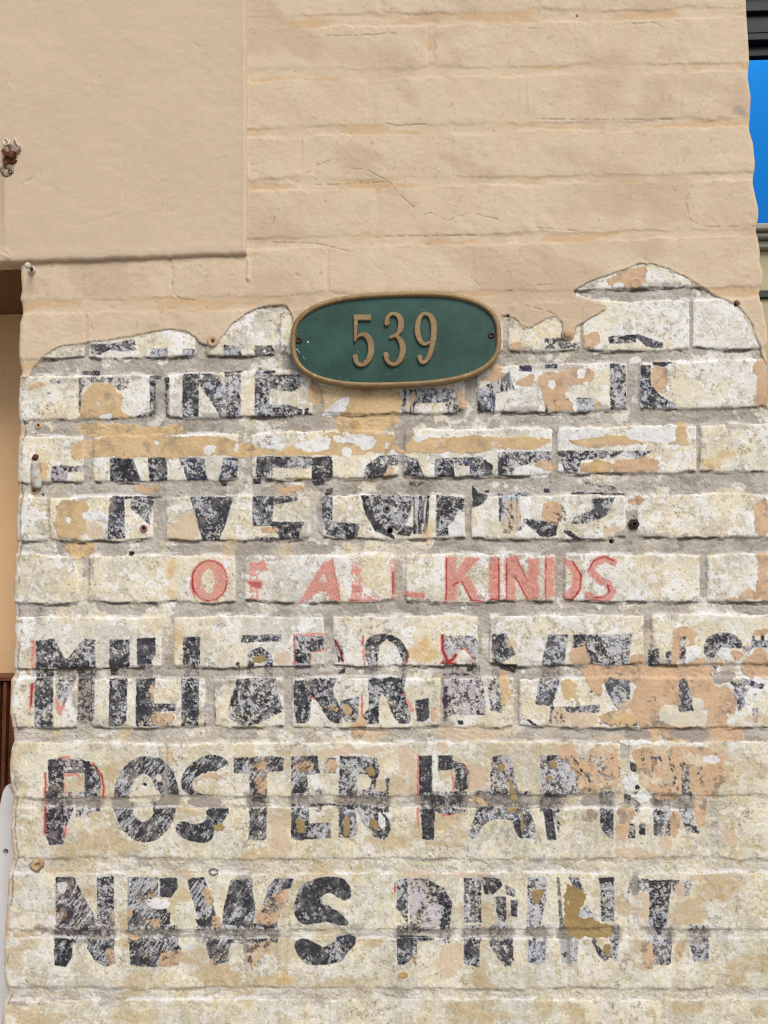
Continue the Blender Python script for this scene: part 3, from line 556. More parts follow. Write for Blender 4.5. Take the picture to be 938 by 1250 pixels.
# the chalky ground that is left inside a letter, then the ink itself
lilac = mix(field((198, 199, 203)), field((202, 195, 199)), tintm[2])
C = mix(C, lilac, inkm * (0.35 + 0.6 * sm(0.2, 0.7, N5)))
C = mix(C, field((226, 226, 228)), inkm * sm(0.86, 0.95, N2 * 0.6 + N0 * 0.4) * 0.8)
nk = uni(0.36 * N0 + 0.40 * uni(fbm(3.6, 3, 441)) + 0.24 * N5 + 0.25 * CRK)
NBF = uni(fbm(1.15, 2, 241, sy=8.0, deg=36))
nb = uni(0.18 * NBR + 0.32 * NBF + 0.26 * N0 + 0.24 * N5)
nv = uni(0.55 * NBV + 0.25 * N0 + 0.2 * N5)
n = np.where(stb > 0, nb, np.where(stv > 0, nv, nk))
edge = inkm * (1 - sm(0.15, 0.9, blur(inkm, 1.6))) * 1.5  # a sign painter's outline holds best
worn = uni(fbm(17, 4, 251))
dens = np.clip(ink_in * (0.78 + 0.40 * worn) + np.clip(edge, 0, 1) * 0.16 * (ink_in > .2), 0, 0.985) * (ink_in > 0.02)
nsm = uni(0.6 * fbm(10, 4, 291) + 0.4 * fbm(4, 2, 295))
a_ink = (0.78 * sm(-0.17, 0.15, dens - n) + 0.26 * sm(-0.4, 0.35, dens - nsm)) * sm(0.2, 0.7, inkm)
bord = np.clip(4 * inkm * (1 - inkm), 0, 1)
a_ink = np.maximum(a_ink, bord * sm(0.35, 0.6, N5 * 0.5 + N2 * 0.5) * sm(0.3, 0.55, ink_in) * 0.92)
keep = 1 - sm(0.25, 0.7, mort) * (1 - inkf) * 0.9
a_ink = a_ink * keep * 0.96
ic = field((58, 58, 63))
ic = mix(ic, field((66, 76, 108)), warp(tintm[1], 0.3) * sm(0.35, 0.8, N5) * 0.75)
ic = mix(ic, field((68, 58, 68)), warp(tintm[2], 0.3) * 0.7)
ic = mix(ic, field((98, 100, 108)), warp(tintm[3], 0.3) * 0.7)
ic = mix(ic, field((92, 94, 102)), sm(0.5, 1.0, N2) * 0.5)
ic = mix(ic, field((40, 40, 44)), sm(0.5, 0.9, N5) * 0.75 * sm(0.6, 0.8, dens))

# red paint: worn pink over the ground, strong where thick
rk = np.clip(red, 0, 1)
rn = uni(0.6 * N1 + 0.4 * N2)
pink = mix(field((214, 142, 128)), field((188, 82, 76)), sm(0.45, 0.95, rn * 0.7 + rk * 0.35))
strong = mix(pink, field((160, 32, 40)), sm(0.66, 0.78, rk))
a_red = sm(-0.2, 0.2, rk + 0.22 - rn * 0.9) * (rk > 0.05) * (1 - 0.6 * sm(0.3, 0.7, mort))

# mortar: grey lime with sand, whitened by salts lower down
M = mix(field((166, 158, 147)), field((188, 181, 171)), N3)
M = mix(M, field((140, 132, 121)), sm(0.6, 0.95, N5) * 0.6)
M = mix(M, field((206, 203, 197)), sm(0.55 - 0.2 * low, 0.85, uni(fbm(16, 4, 111, sy=6, deg=0))) * (0.35 + 0.5 * low))
M = mix(M, field((205, 196, 172)), low * sm(0.5, 0.8, N4) * 0.6)
M = mix(M, field((110, 103, 94)), sm(0.93, 0.98, N1) * 0.6)
mm = sm(0.35, 0.65, mort)
inkzone = sm(0.15, 0.4, blur((words > 0).astype(np.float32), 7))
M = mix(M, field((150, 142, 131)), low * inkzone * 0.8)
limey = sm(0.35, 0.7, uni(fbm(34, 4, 261, sy=9, deg=0)))
mm = mm * (1 - low * (1 - inkzone) * (0.25 + 0.6 * limey))
mm = mm * (1 - 0.75 * sm(0.70, 0.82, uni(0.35 * N5 + 0.65 * uni(fbm(36, 5, 451)))) * (1 - inkzone))
mm = np.maximum(mm, 0.8 * sm(0.90, 0.95, uni(fbm(30, 5, 461))) * sm(0.02, 0.2, blur(mort, 6)))
mm = mm * (1 - sm(0.80, 0.93, uni(0.5 * N5 + 0.5 * N3)) * (0.3 + 0.5 * low * (1 - inkzone)))
C = mix(C, M, mm)
C = mix(C, strong, a_red * (0.85 + 0.12 * sm(0.7, 0.9, rk)))
# salt line along the upper edge of each course
eb = blur(brick, 2.0)
dn = np.zeros_like(eb)
k3 = int(3 * S)
dn[:-k3] = eb[k3:]
top_edge = np.clip(dn - eb, 0, 1)
C = mix(C, field((236, 236, 236)), sm(0.12, 0.4, top_edge) * sm(0.5, 0.85, uni(fbm(22, 4, 121, sy=5, deg=0))) * 0.55)
C = mix(C, ic, a_ink)

# remains of later coats of paint
PC = {'t': (201, 171, 140), 'o': (202, 175, 134), 'v': (158, 136, 92), 'w': (230, 230, 229), 'l': (211, 188, 160), 'g': (166, 157, 147), 'c': (222, 214, 190)}
for kk in 'lgctovw':
    base = field(PC[kk])
    if kk in 'tov':
        base = mix(base, field(tuple(min(255, int(c * 1.06)) for c in PC[kk])), N3)
        base = mix(base, field(tuple(int(c * 0.86) for c in PC[kk])), sm(0.75, 1.0, N5) * 0.5)
    if kk in 'wc':
        base = mix(base, field((205, 202, 196)), sm(0.6, 0.9, N2) * 0.6)
    a = pat[kk].copy()
    if kk == 'l':
        a = sm(0.0, 0.25, a - 0.75 * N5) * 0.75
    else:
        a = sm(0.35, 0.65, a)
        a = a * (1 - sm(0.90, 0.96, 0.6 * N2 + 0.4 * NF) * 0.85)
        if kk in 'to':
            thin = sm(860, 900, PY) * 0.55 + 0.15
            a = a * (1 - thin * sm(0.45, 0.8, 0.55 * uni(fbm(19, 5, 321)) + 0.45 * N2))
    inkleft = a_ink * (0.6 if kk == 't' else 0.15) * (n < dens * 0.62)    # strokes that show through the thin tan
    C = mix(C, base, a * (1 - inkleft))
    if kk in 'tovw':                                      # crack line and edge shadow of a flake, painted in
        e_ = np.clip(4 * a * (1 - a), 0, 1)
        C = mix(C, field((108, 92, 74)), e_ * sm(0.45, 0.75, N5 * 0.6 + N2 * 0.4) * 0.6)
C = mix(C, field((52, 50, 52)), trace * sm(0.5, 0.66, 0.5 * N0 + 0.5 * N2) * 0.9 * (1 - 0.6 * sm(.3, .7, mort)))
C = mix(C, field((196, 140, 70)), pat['y'] * sm(0.25, 0.8, N5) * 0.55)
C = mix(C, field((226, 200, 140)), pat['y'] * 0.4)

# crack and shadow line painted dark under the bricks' lower arrises
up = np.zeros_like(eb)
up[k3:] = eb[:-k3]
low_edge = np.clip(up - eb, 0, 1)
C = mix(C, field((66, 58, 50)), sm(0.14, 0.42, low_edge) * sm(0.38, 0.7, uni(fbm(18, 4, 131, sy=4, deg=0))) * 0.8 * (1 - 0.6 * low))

# worn old tan on the left and right arrises
XL = [(-60, 26), (340, 26), (355, 27), (365, 25), (372, 27), (385, 28), (395, 25), (420, 24), (440, 24), (455, 27), (465, 24), (500, 22), (512, 23), (525, 24), (540, 22), (590, 21), (600, 22), (650, 19), (662, 20), (680, 18), (735, 17), (755, 18), (800, 17), (822, 17), (830, 13), (870, 12), (890, 15), (905, 16), (915, 13), (935, 11), (955, 12), (970, 16), (985, 14), (1000, 13), (1010, 12), (1030, 13), (1045, 16), (1062, 10), (1100, 8), (1140, 5), (1190, 4), (1210, 8), (1225, 3), (1250, 1), (1400, -8)]
XR = [(-60, 905), (0, 911), (75, 915), (95, 913), (120, 917), (160, 915), (175, 920), (200, 922), (225, 919), (240, 922), (255, 926), (265, 926), (280, 923), (290, 925), (310, 928), (320, 927), (335, 932), (350, 930), (358, 927), (368, 928), (372, 931), (385, 933), (400, 936), (418, 937), (425, 934), (440, 937), (500, 939), (520, 941), (575, 939), (600, 942), (1250, 952), (1400, 955)]
xlv = np.interp(PY[:, 0], [p[0] for p in XL], [p[1] for p in XL])[:, None]
xrv = np.interp(PY[:, 0], [p[0] for p in XR], [p[1] for p in XR])[:, None]
dl = PX - xlv + (WX * 0.5)
rim_l = (1 - sm(4.5, 7.0, dl)) * (1 - coat)
C = mix(C, mix(field((206, 184, 158)), field((216, 210, 200)), sm(0.55, 0.75, N5)), rim_l * 0.9)
C = mix(C, field((90, 80, 70)), np.exp(-((dl - 6.8) / 0.9) ** 2) * (1 - coat) * sm(0.35, 0.6, N3) * 0.7)

# the thick tan coat
K = field((212, 192, 164))
K = mix(K, field((214, 195, 168)), N4 * 0.7)
K = mix(K, field((207, 185, 158)), sm(0.5, 0.9, N3) * 0.5)
cm = np.maximum(blur(brick, 2.2), blur(R['bedonly'], 2.2))
K = mix(K, field((204, 172, 132)), sm(0.35, 0.8, 1 - cm) * sm(0.45, 0.85, uni(fbm(60, 3, 141, sy=12, deg=-2))) * 0.75)
K = mix(K, field((168, 142, 116)), sm(0.965, 0.99, N2) * 0.45)
K = mix(K, field((176, 152, 128)), sm(0.62, 0.95, uni(fbm(120, 4, 471, sy=60))) * 0.35)
K = mix(K, field((170, 146, 122)), CRK * sm(0.6, 0.85, uni(fbm(80, 3, 481))) * 0.35)
stain = zeros()
fill(stain, [(893, 132), (900, 130), (912, 138), (915, 143), (905, 143), (895, 140)], 1.0)
K = mix(K, field((168, 152, 140)), blur(warp(stain, .6), 1.0) * 0.8)
under = sm(0.42, 0.5, blur(coat, 5.0) * 1.15 + (uni(fbm(10, 4, 331)) - 0.62) * 0.55) * (1 - coat)   # an older, thinner coat that shows at the broken edge
C = mix(C, mix(field((214, 192, 164)), field((226, 214, 194)), N5), under * 0.9)
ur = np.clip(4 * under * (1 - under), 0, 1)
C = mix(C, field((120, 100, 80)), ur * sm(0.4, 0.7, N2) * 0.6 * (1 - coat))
C = mix(C, K, coat)
crk = zeros()
for f in rows(CRACKS):
    stroke(crk, tp(f[0], [float(v) for v in f[1:]]), 1.2, 1.0, 0.6)
crk = warp(crk, 0.35)
C = mix(C, field((120, 96, 72)), crk * coat * sm(0.25, 0.6, N2) * 0.4)
# crack and thickness shadow painted under the broken lip of the coat
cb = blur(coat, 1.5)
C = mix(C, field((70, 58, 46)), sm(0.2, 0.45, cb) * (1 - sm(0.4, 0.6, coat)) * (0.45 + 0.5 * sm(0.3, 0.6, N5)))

# ------------------------------------------------------------------ relief (metres, towards the street)
hb = 0.65 * brick + 0.35 * blur(brick, 1.4)
depth = 2.9 * MM * (1 - 0.66 * low) * (0.55 + 0.8 * N4)
rough = (fbm(3.2, 3, 151) - 0.5) * 0.75 * MM + (fbm(22, 3, 161) - 0.5) * 1.5 * MM - sm(0.93, 0.98, N1) * 0.35 * MM
face = hb * depth + rough + (1 - hb) * (fbm(2.4, 2, 501) - 0.5) * 1.3 * MM
layer = sum(sm(0.3, 0.7, pat[kk]) for kk in 'tovw') * 0.35 * MM + film * brick * 0.14 * MM
face = face + layer - 1.2 * MM * low_edge * sm(.4, .7, N5)
bc = R['bedonly']
hs = 0.3 * blur(bc, 2.4) + 0.7 * blur(bc, 0.8)
lip = blur(np.clip(top_edge, 0, 1), 0.8) * 0.55 * MM * sm(0.3, 0.7, N3)
bb = blur(brick, 0.9)
rimb = np.clip(4 * bb * (1 - bb), 0, 1)                   # brush-loaded ridges along the arrises
gate = sm(0.45, 0.7, uni(fbm(30, 4, 271)))
ck = hs * 1.45 * MM * (0.3 + 1.0 * N4) + lip + rimb * gate * 0.38 * MM + 3.0 * MM
wr = fbm(7, 4, 171, sy=4, deg=0) - 0.5
rid = 1 - np.abs(fbm(22, 4, 281) - 0.5) * 9               # wrinkles of dried paint
ck = ck + wr * 0.55 * MM + np.clip(rid, 0, 1) * 0.30 * MM * sm(0.5, 0.75, N4) + (fbm(46, 3, 181) - 0.5) * 2.2 * MM + (fbm(2.2, 2, 191, sy=6, deg=60) - 0.5) * 0.24 * MM - sm(0.9, 0.97, N2) * 0.2 * MM - crk * 0.9 * MM * sm(.2, .5, N2)
# the lip of the coat curls off the wall
curl = np.clip(blur(1 - coat, 2.4), 0, 1) * 1.6 * MM
face = face + under * 0.6 * MM
HGT = face * (1 - coat) + (ck + curl) * coat
# drilled holes and a plugged socket
HOLES = [(47, 519, 1.9, 14), (898, 372, 3.0, 14), (476, 648, 2.9, 16), (747, 661, 2.4, 12), (160, 676, 3.0, 8), (177, 958, 2.0, 6), (472, 621, 2.4, 14), (260, 417, 2.2, 14), (774, 640, 3.0, 14), (176, 645, 2.3, 10), (42, 599, 2.6, 8), (620, 386, 1.2, 5), (52, 604, 1.4, 5), (704, 21, 1.0, 3)]
for (hx, hy, hr, dp) in HOLES:
    d = np.hypot(PX - hx, PY - hy) + (N2 - 0.5) * 0.5
    hm = 1 - sm(hr - 0.4, hr + 0.5, d)
    HGT = HGT - hm * dp * MM
    C = mix(C, field((46, 38, 32)), hm * 0.85)  # the hole's shade is painted into the colour as well
# paint runs on the coat, a round painted-over plug, a knob of old fixing
for pts, w_, h_ in (([(304, 318), (304, 341)], 3.2, 1.6), ([(304, 341), (304.3, 343)], 4.5, 2.2)):
    r_ = zeros()
    stroke(r_, pts, w_, 1.0, 1.2)
    HGT = HGT + blur(r_, 0.6) * h_ * MM
d = np.hypot(PX - 776, PY - 347)
HGT = HGT + np.exp(-((d - 5.5) / 1.2) ** 2) * 0.9 * MM
C = mix(C, lin(196, 164, 134), (1 - sm(4.8, 5.6, d)) * 0.6)
C = np.clip(C, 0.012, 0.86)
for ch in range(3):                                      # crisp flake edges
    C[..., ch] += 0.45 * (C[..., ch] - blur(C[..., ch], 0.7))
C = np.clip(C, 0.012, 0.86)
# ------------------------------------------------------------------ helpers for objects and materials
def tag(o, label=None, cat=None, group=None, kind=None):
    if label:
        o['label'] = label
    if cat:
        o['category'] = cat
    if group:
        o['group'] = group
    if kind:
        o['kind'] = kind
    return o


def link(name, me, m=None, parent=None, smooth=None):
    o = bpy.data.objects.new(name, me)
    COL.objects.link(o)
    if parent is not None:
        o.parent = parent
        o.matrix_parent_inverse = parent.matrix_world.inverted()
    if m is not None:
        me.materials.append(m)
    if smooth is not None:
        me.shade_smooth() if smooth else me.shade_flat()
    return o


def empty(name, loc):
    o = bpy.data.objects.new(name, None)
    o.location = loc
    o.empty_display_size = 0.05
    COL.objects.link(o)
    bpy.context.view_layer.update()
    return o


def material(name, base, rough=0.8, metal=0.0, noise=None, spots=None, bump=0.0, bscale=400.0, spec=0.4):
    """Principled with two procedural layers: noise = (scale, colour, lo, hi), spots the same at another scale"""
    m = bpy.data.materials.new(name)
    m.use_nodes = True
    nt = m.node_tree
    bs = nt.nodes['Principled BSDF']
    bs.inputs['Roughness'].default_value = rough
    bs.inputs['Metallic'].default_value = metal
    bs.inputs['Specular IOR Level'].default_value = spec
    tc = nt.nodes.new('ShaderNodeTexCoord')
    col = None
    for k, nz in enumerate((noise, spots)):
        if not nz:
            continue
        tx = nt.nodes.new('ShaderNodeTexNoise')
        tx.inputs['Scale'].default_value = nz[0]
        tx.inputs['Detail'].default_value = 6
        tx.inputs['Roughness'].default_value = 0.62
        nt.links.new(tc.outputs['Object'], tx.inputs['Vector'])
        mr = nt.nodes.new('ShaderNodeMapRange')
        mr.inputs['From Min'].default_value = nz[2]
        mr.inputs['From Max'].default_value = nz[3]
        nt.links.new(tx.outputs['Fac'], mr.inputs['Value'])
        mx = nt.nodes.new('ShaderNodeMix')
        mx.data_type = 'RGBA'
        nt.links.new(mr.outputs[0], mx.inputs[0])
        if col is None:
            mx.inputs[6].default_value = (*base, 1)
        else:
            nt.links.new(col, mx.inputs[6])
        mx.inputs[7].default_value = (*nz[1], 1)
        col = mx.outputs[2]
    if col is None:
        bs.inputs['Base Color'].default_value = (*base, 1)
    else:
        nt.links.new(col, bs.inputs['Base Color'])
    if bump:
        tx = nt.nodes.new('ShaderNodeTexNoise')
        tx.inputs['Scale'].default_value = bscale
        tx.inputs['Detail'].default_value = 4
        nt.links.new(tc.outputs['Object'], tx.inputs['Vector'])
        bp = nt.nodes.new('ShaderNodeBump')
        bp.inputs['Strength'].default_value = bump
        bp.inputs['Distance'].default_value = 0.001
        nt.links.new(tx.outputs['Fac'], bp.inputs['Height'])
        nt.links.new(bp.outputs[0], bs.inputs['Normal'])
    return m


def L(r, g, b):
    return tuple(float(v) for v in lin(r, g, b))


def wall_material(name, rough):
    m = bpy.data.materials.new(name)
    m.use_nodes = True
    nt = m.node_tree
    bs = nt.nodes['Principled BSDF']
    bs.inputs['Roughness'].default_value = rough
    bs.inputs['Specular IOR Level'].default_value = 0.25
    at_ = nt.nodes.new('ShaderNodeAttribute')
    at_.attribute_name = 'pigment'
    tc = nt.nodes.new('ShaderNodeTexCoord')
    tx = nt.nodes.new('ShaderNodeTexNoise')
    tx.inputs['Scale'].default_value = 620
    tx.inputs['Detail'].default_value = 5
    tx.inputs['Roughness'].default_value = 0.7
    nt.links.new(tc.outputs['Object'], tx.inputs['Vector'])
    mr = nt.nodes.new('ShaderNodeMapRange')
    mr.inputs['From Min'].default_value = 0.3
    mr.inputs['From Max'].default_value = 0.7
    mr.inputs['To Min'].default_value = 0.90
    mr.inputs['To Max'].default_value = 1.10
    nt.links.new(tx.outputs['Fac'], mr.inputs['Value'])
    mx = nt.nodes.new('ShaderNodeVectorMath')
    mx.operation = 'SCALE'
    nt.links.new(at_.outputs['Color'], mx.inputs[0])
    nt.links.new(mr.outputs[0], mx.inputs['Scale'])
    nt.links.new(mx.outputs[0], bs.inputs['Base Color'])
    bp = nt.nodes.new('ShaderNodeBump')
    bp.inputs['Strength'].default_value = 0.25
    bp.inputs['Distance'].default_value = 0.0008
    nt.links.new(tx.outputs['Fac'], bp.inputs['Height'])
    nt.links.new(bp.outputs[0], bs.inputs['Normal'])
    return m


M_BRICK = wall_material('weathered brick', 0.92)
M_COAT = wall_material('tan masonry paint', 0.72)
M_INK = wall_material('old sign paint', 0.85)

# ------------------------------------------------------------------ the ground in front
M_PAVE = material('pavement', (0.30, 0.29, 0.27), 0.9, noise=(3.0, (0.22, 0.21, 0.2), 0.35, 0.7), spots=(60, (0.36, 0.35, 0.33), 0.5, 0.7), bump=0.4, bscale=120)
bm = bmesh.new()
for x, y in ((-60, -60), (60, -60), (60, 60), (-60, 60)):
    bm.verts.new((x, y, 0))
bm.faces.new(bm.verts)
me = bpy.data.meshes.new('pavement')
bm.to_mesh(me)
bm.free()
tag(link('pavement', me, M_PAVE), kind='structure')

# ------------------------------------------------------------------ the wall: one relief, cut into masonry, coat and painted words
STEP = 0.92
vd = np.arange(-34, 1284, STEP)
edge_l = np.array([[at(x, v).x, at(x, v).z] for v, x in XL])
edge_r = np.array([[at(x, v).x, at(x, v).z] for v, x in XR])
zd = np.array([at(469, v).z for v in vd])
pxm = (zd[0] - zd[-1]) / (vd[-1] - vd[0])
z_hi = np.arange(3.7, zd[0] + 0.004, -6 * pxm)
z_lo = np.arange(zd[-1] - 6 * pxm, 0.0, -6 * pxm)
ZR = np.concatenate([z_hi, zd, z_lo, [-0.01]])
NR = len(ZR)
NCOL = 1020
xl_z = np.interp(-ZR, -edge_l[:, 1], edge_l[:, 0])
xr_z = np.interp(-ZR, -edge_r[:, 1], edge_r[:, 0])
# a lively arris also where the traced outline ends
s = np.linspace(0, 1, NCOL)
GX = xl_z[:, None] + (xr_z - xl_z)[:, None] * s[None]
GZ = np.repeat(ZR[:, None], NCOL, 1)
gu, gv = to_px(GX, np.zeros_like(GX), GZ)
su, sv = gu.copy(), gv.copy()
below = sv > 1284
k = np.floor((sv - 1284) / 76.0)
sv = np.where(below, 1284 - 76 + (sv - 1284) % 76.0, sv)
su = np.where(below, -35 + (su + 35 + 97 * (k + 1)) % 1000, su)
above = sv < -34
k = np.floor((-34 - sv) / 66.0)
sv = np.where(above, -34 + 66 - (-34 - sv) % 66.0, sv)
su = np.where(above, -35 + (su + 35 + 90 * (k + 1)) % 1000, su)


def sample(a, near=False):
    x = np.clip((su - U0) * S, 0, W_ - 1.01)
    y = np.clip((sv - V0) * S, 0, H_ - 1.01)
    if near:
        return a[np.round(y).astype(int), np.round(x).astype(int)]
    xi, yi = x.astype(int), y.astype(int)
    fx, fy = x - xi, y - yi
    if a.ndim == 3:
        fx, fy = fx[..., None], fy[..., None]
    return (a[yi, xi] * (1 - fx) + a[yi, xi + 1] * fx) * (1 - fy) + (a[yi + 1, xi] * (1 - fx) + a[yi + 1, xi + 1] * fx) * fy


gh = sample(HGT)
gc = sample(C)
gcoat = sample(coat)
gword = sample(warp(words, 0.33), True)
gword[below | above] = 0
gcoat = np.where(above, 1.0, np.where(below, 0.0, gcoat))
# rounded arrises
dl_ = (GX - xl_z[:, None]) / pxm
dr_ = (xr_z[:, None] - GX) / pxm
for d_ in (dl_, dr_):
    t_ = np.clip(1 - d_ / 6.0, 0, 1)
    gh = gh - (1 - np.sqrt(1 - np.clip(t_, 0, 0.999) ** 2)) * 5.0 * MM
GY = -gh
# the returns of the pier, painted tan
ret_y = [0.012, 0.03, 0.08, 0.16, 0.30]
Kc = np.array(L(190, 160, 126))
lx = np.stack([xl_z + 0.0006 * np.sin(ZR * 90 + j) for j in range(5)], 1)
rx = np.stack([xr_z + 0.0006 * np.sin(ZR * 90 + j) for j in range(5)], 1)
yy = np.repeat(np.array(ret_y)[None], NR, 0)
AX = np.concatenate([lx[:, ::-1], GX, rx], 1)
AY = np.concatenate([yy[:, ::-1], GY, yy], 1)
AZ = np.repeat(ZR[:, None], AX.shape[1], 1)
cc = np.broadcast_to(Kc, (NR, 5, 3))
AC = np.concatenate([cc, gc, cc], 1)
pad = lambda a, f: np.concatenate([f(a[:, :1]).repeat(5, 1), a, f(a[:, -1:]).repeat(5, 1)], 1)
ACOAT = pad(gcoat, lambda q: q)
AWORD = pad(gword, lambda q: q * 0)
NC = AX.shape[1]
P = np.stack([AX, AY, AZ], -1).reshape(-1, 3).astype(np.float32)
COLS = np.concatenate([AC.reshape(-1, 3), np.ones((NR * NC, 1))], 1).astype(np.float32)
idx = np.arange(NR * NC).reshape(NR, NC)
Q = np.stack([idx[:-1, :-1], idx[1:, :-1], idx[1:, 1:], idx[:-1, 1:]], -1).reshape(-1, 4)
fco = (ACOAT[:-1, :-1] + ACOAT[1:, 1:] > 1.0).reshape(-1)
fwd = AWORD[:-1, :-1].reshape(-1)
PART = np.where(fco, 100, fwd)


def sub_mesh(name, sel):
    q = Q[sel]
    used, inv = np.unique(q, return_inverse=True)
    q = inv.reshape(-1, 4).astype(np.int32)
    me = bpy.data.meshes.new(name)
    me.vertices.add(len(used))
    me.vertices.foreach_set('co', P[used].reshape(-1))
    me.loops.add(q.size)
    me.loops.foreach_set('vertex_index', q.reshape(-1))
    me.polygons.add(len(q))
    me.polygons.foreach_set('loop_start', np.arange(0, q.size, 4, dtype=np.int32))
    at_ = me.color_attributes.new('pigment', 'FLOAT_COLOR', 'POINT')
    at_.data.foreach_set('color', COLS[used].reshape(-1))
    me.update(calc_edges=True)
    me.shade_smooth()
    return me


wall = link('brick_wall', sub_mesh('brick_wall', PART == 0), M_BRICK)
tag(wall, 'cream and grey brick wall with flaking tan paint and faded hand painted advertising words', 'brick wall', kind='thing')
o = link('paint_coat', sub_mesh('paint_coat', PART == 100), M_COAT, wall)
tag(o, 'thick tan paint over the upper bricks, its lower edge broken and peeling')
WORDS = {1: 'worn black letters INE left of the green number plaque', 2: 'broken black letters right of the green number plaque, half under tan paint',
         3: 'faded black word ENVELOPES across two brick courses', 4: 'faded pinkish red word OF', 5: 'faded pinkish red word ALL', 6: 'red word KINDS with darker red outlines',
         7: 'black word MILLER with traces of red outline', 8: 'black letters R.R. with red outlines', 9: 'broken black and blue grey letters mostly under tan patches',
         10: 'black word POSTER, its first letter edged in red', 11: 'broken black word PAPER, its first letter edged in red', 12: 'black word NEWS with tan patches', 13: 'broken black word PRINT with an olive patch'}
CUTS = {1: [183, 219, 303], 2: [573, 628, 738, 776], 3: [120, 212, 300, 379, 441, 528, 604, 683], 4: [284], 5: [424, 470], 6: [592, 613.5, 661.5, 711],
        7: [127, 163, 219, 268], 8: [418, 440, 505], 9: [596, 640, 698, 732, 784, 822, 850, 905], 10: [133, 217.5, 283, 351, 412],
        11: [573, 659, 715, 790], 12: [148, 224, 357.5], 13: [559, 638, 672, 765, 838]}
FU = pad(gu, lambda q: q)[:-1, :-1].reshape(-1)
wall_z = wall.location
for wid, lab in WORDS.items():
    sel = PART == wid
    c_ = P[Q[sel][:, 0]].mean(0)
    wo = bpy.data.objects.new('painted_word', None)
    wo.empty_display_size = 0.02
    COL.objects.link(wo)
    wo.parent = wall
    tag(wo, lab)
    lid = np.searchsorted(CUTS[wid], FU)
    for k in range(len(CUTS[wid]) + 1):
        s_ = sel & (lid == k)
        if s_.sum() > 60:
            link('painted_letter', sub_mesh('painted_letter', s_), M_INK, wo)
del AX, AY, AZ, AC

# ------------------------------------------------------------------ plaster panel on the upper left, over the lintel of the opening
M_PANEL = material('smooth tan plaster', L(200, 177, 151), 0.75, noise=(6.0, L(193, 171, 147), 0.35, 0.7), spots=(300, L(186, 164, 141), 0.62, 0.78), bump=0.12, bscale=300)
pr = random.Random(9)


def poly_at(pts, Y):
    return [at(u, v, Y) for u, v in pts]


def grid_mesh(name, X, Y, Z):
    nr, nc = X.shape
    me = bpy.data.meshes.new(name)
    v = np.stack([X, Y, Z], -1).reshape(-1, 3)
    i = np.arange(nr * nc).reshape(nr, nc)
    q = np.stack([i[:-1, :-1], i[1:, :-1], i[1:, 1:], i[:-1, 1:]], -1).reshape(-1, 4)
    me.from_pydata(v.tolist(), [], q.tolist())
    me.shade_smooth()
    return me


pu = np.concatenate([np.linspace(-900, -60, 30), np.arange(-50, 304.1, 1.4)])
pv = np.concatenate([np.linspace(-1500, -60, 40), np.arange(-50, 326.1, 1.4)])
UU, VV = np.meshgrid(pu, pv)
bot = np.interp(UU, [-900, -60, 0, 60, 130, 200, 303], [332, 327, 324, 322, 320, 318, 313.5])
bot = bot + 1.6 * (vn(UU, UU * 0, 24, 1, 3) - 0.5) + 1.2 * (vn(UU, UU * 0, 7, 1, 4) - 0.5)
VV = np.where(VV > -50, -50 + (VV + 50) * (bot + 50) / 376.0, VV)
UU = UU + np.where(UU > 280, (UU - 280) / 24.0 * 1.6 * (vn(VV, VV * 0, 30, 1, 5) - 0.5), 0)
hp = 11.0 + (vn(UU, VV, 60, 60, 7) - 0.5) * 1.6 + (vn(UU, VV, 14, 9, 8) - 0.5) * 0.55 + (vn(UU, VV, 4.5, 3, 9) - 0.5) * 0.28 + (vn(*rot(UU, VV, 70), 2.2, 12, 10) - 0.5) * 0.2
# troweling marks and scratches
for (x0, y0, x1, y1, dpt) in ((29, 231, 45, 221, .9), (28, 229, 42, 223, .5), (121, 104, 126, 99, .9), (100, 280, 190, 252, .35), (135, 277, 150, 265, .5), (70, 140, 78, 131, .6), (150, 216, 154, 202, .5), (265, 200, 278, 197, .6), (0, 312, 16, 318, -1.0), (10, 308, 20, 316, -.8), (240, 60, 244, 62, 1.0), (100, 110, 124, 112, .3), (155, 236, 154, 246, .7), (200, 222, 207, 222, -.6), (53, 212, 54, 218, .7)):
    Lq = (x1 - x0) ** 2 + (y1 - y0) ** 2
    t = np.clip(((UU - x0) * (x1 - x0) + (VV - y0) * (y1 - y0)) / Lq, 0, 1)
    d = np.hypot(UU - x0 - t * (x1 - x0), VV - y0 - t * (y1 - y0)) + (vn(UU, VV, 3, 3, 12) - .5) * 1.2
    hp = hp - dpt * np.exp(-(d / 1.1) ** 2)
# worn, rounded lower and right edge
e = np.clip(1 - (bot - VV) / 5.0, 0, 1)
hp = hp + 0.5 * np.exp(-((bot - VV - 9) / 6.0) ** 2) - (1 - np.sqrt(1 - np.clip(e, 0, .995) ** 2)) * 5.5
e = np.clip(1 - (303.5 - UU) / 4.0, 0, 1)
hp = hp + 0.4 * np.exp(-((303 - UU - 4) / 3.0) ** 2) - e ** 2 * 3.6 * (0.7 + 0.5 * vn(VV, VV * 0, 30, 1, 6))
dr3 = RN @ np.stack([(UU - 469.0) / F_PX, (625.0 - VV) / F_PX, -np.ones_like(UU)]).reshape(3, -1)
tt = -CN[1] / dr3[1]
PXX = (CN[0] + dr3[0] * tt).reshape(UU.shape)
PZZ = (CN[2] + dr3[2] * tt).reshape(UU.shape)
PYY = -hp * MM
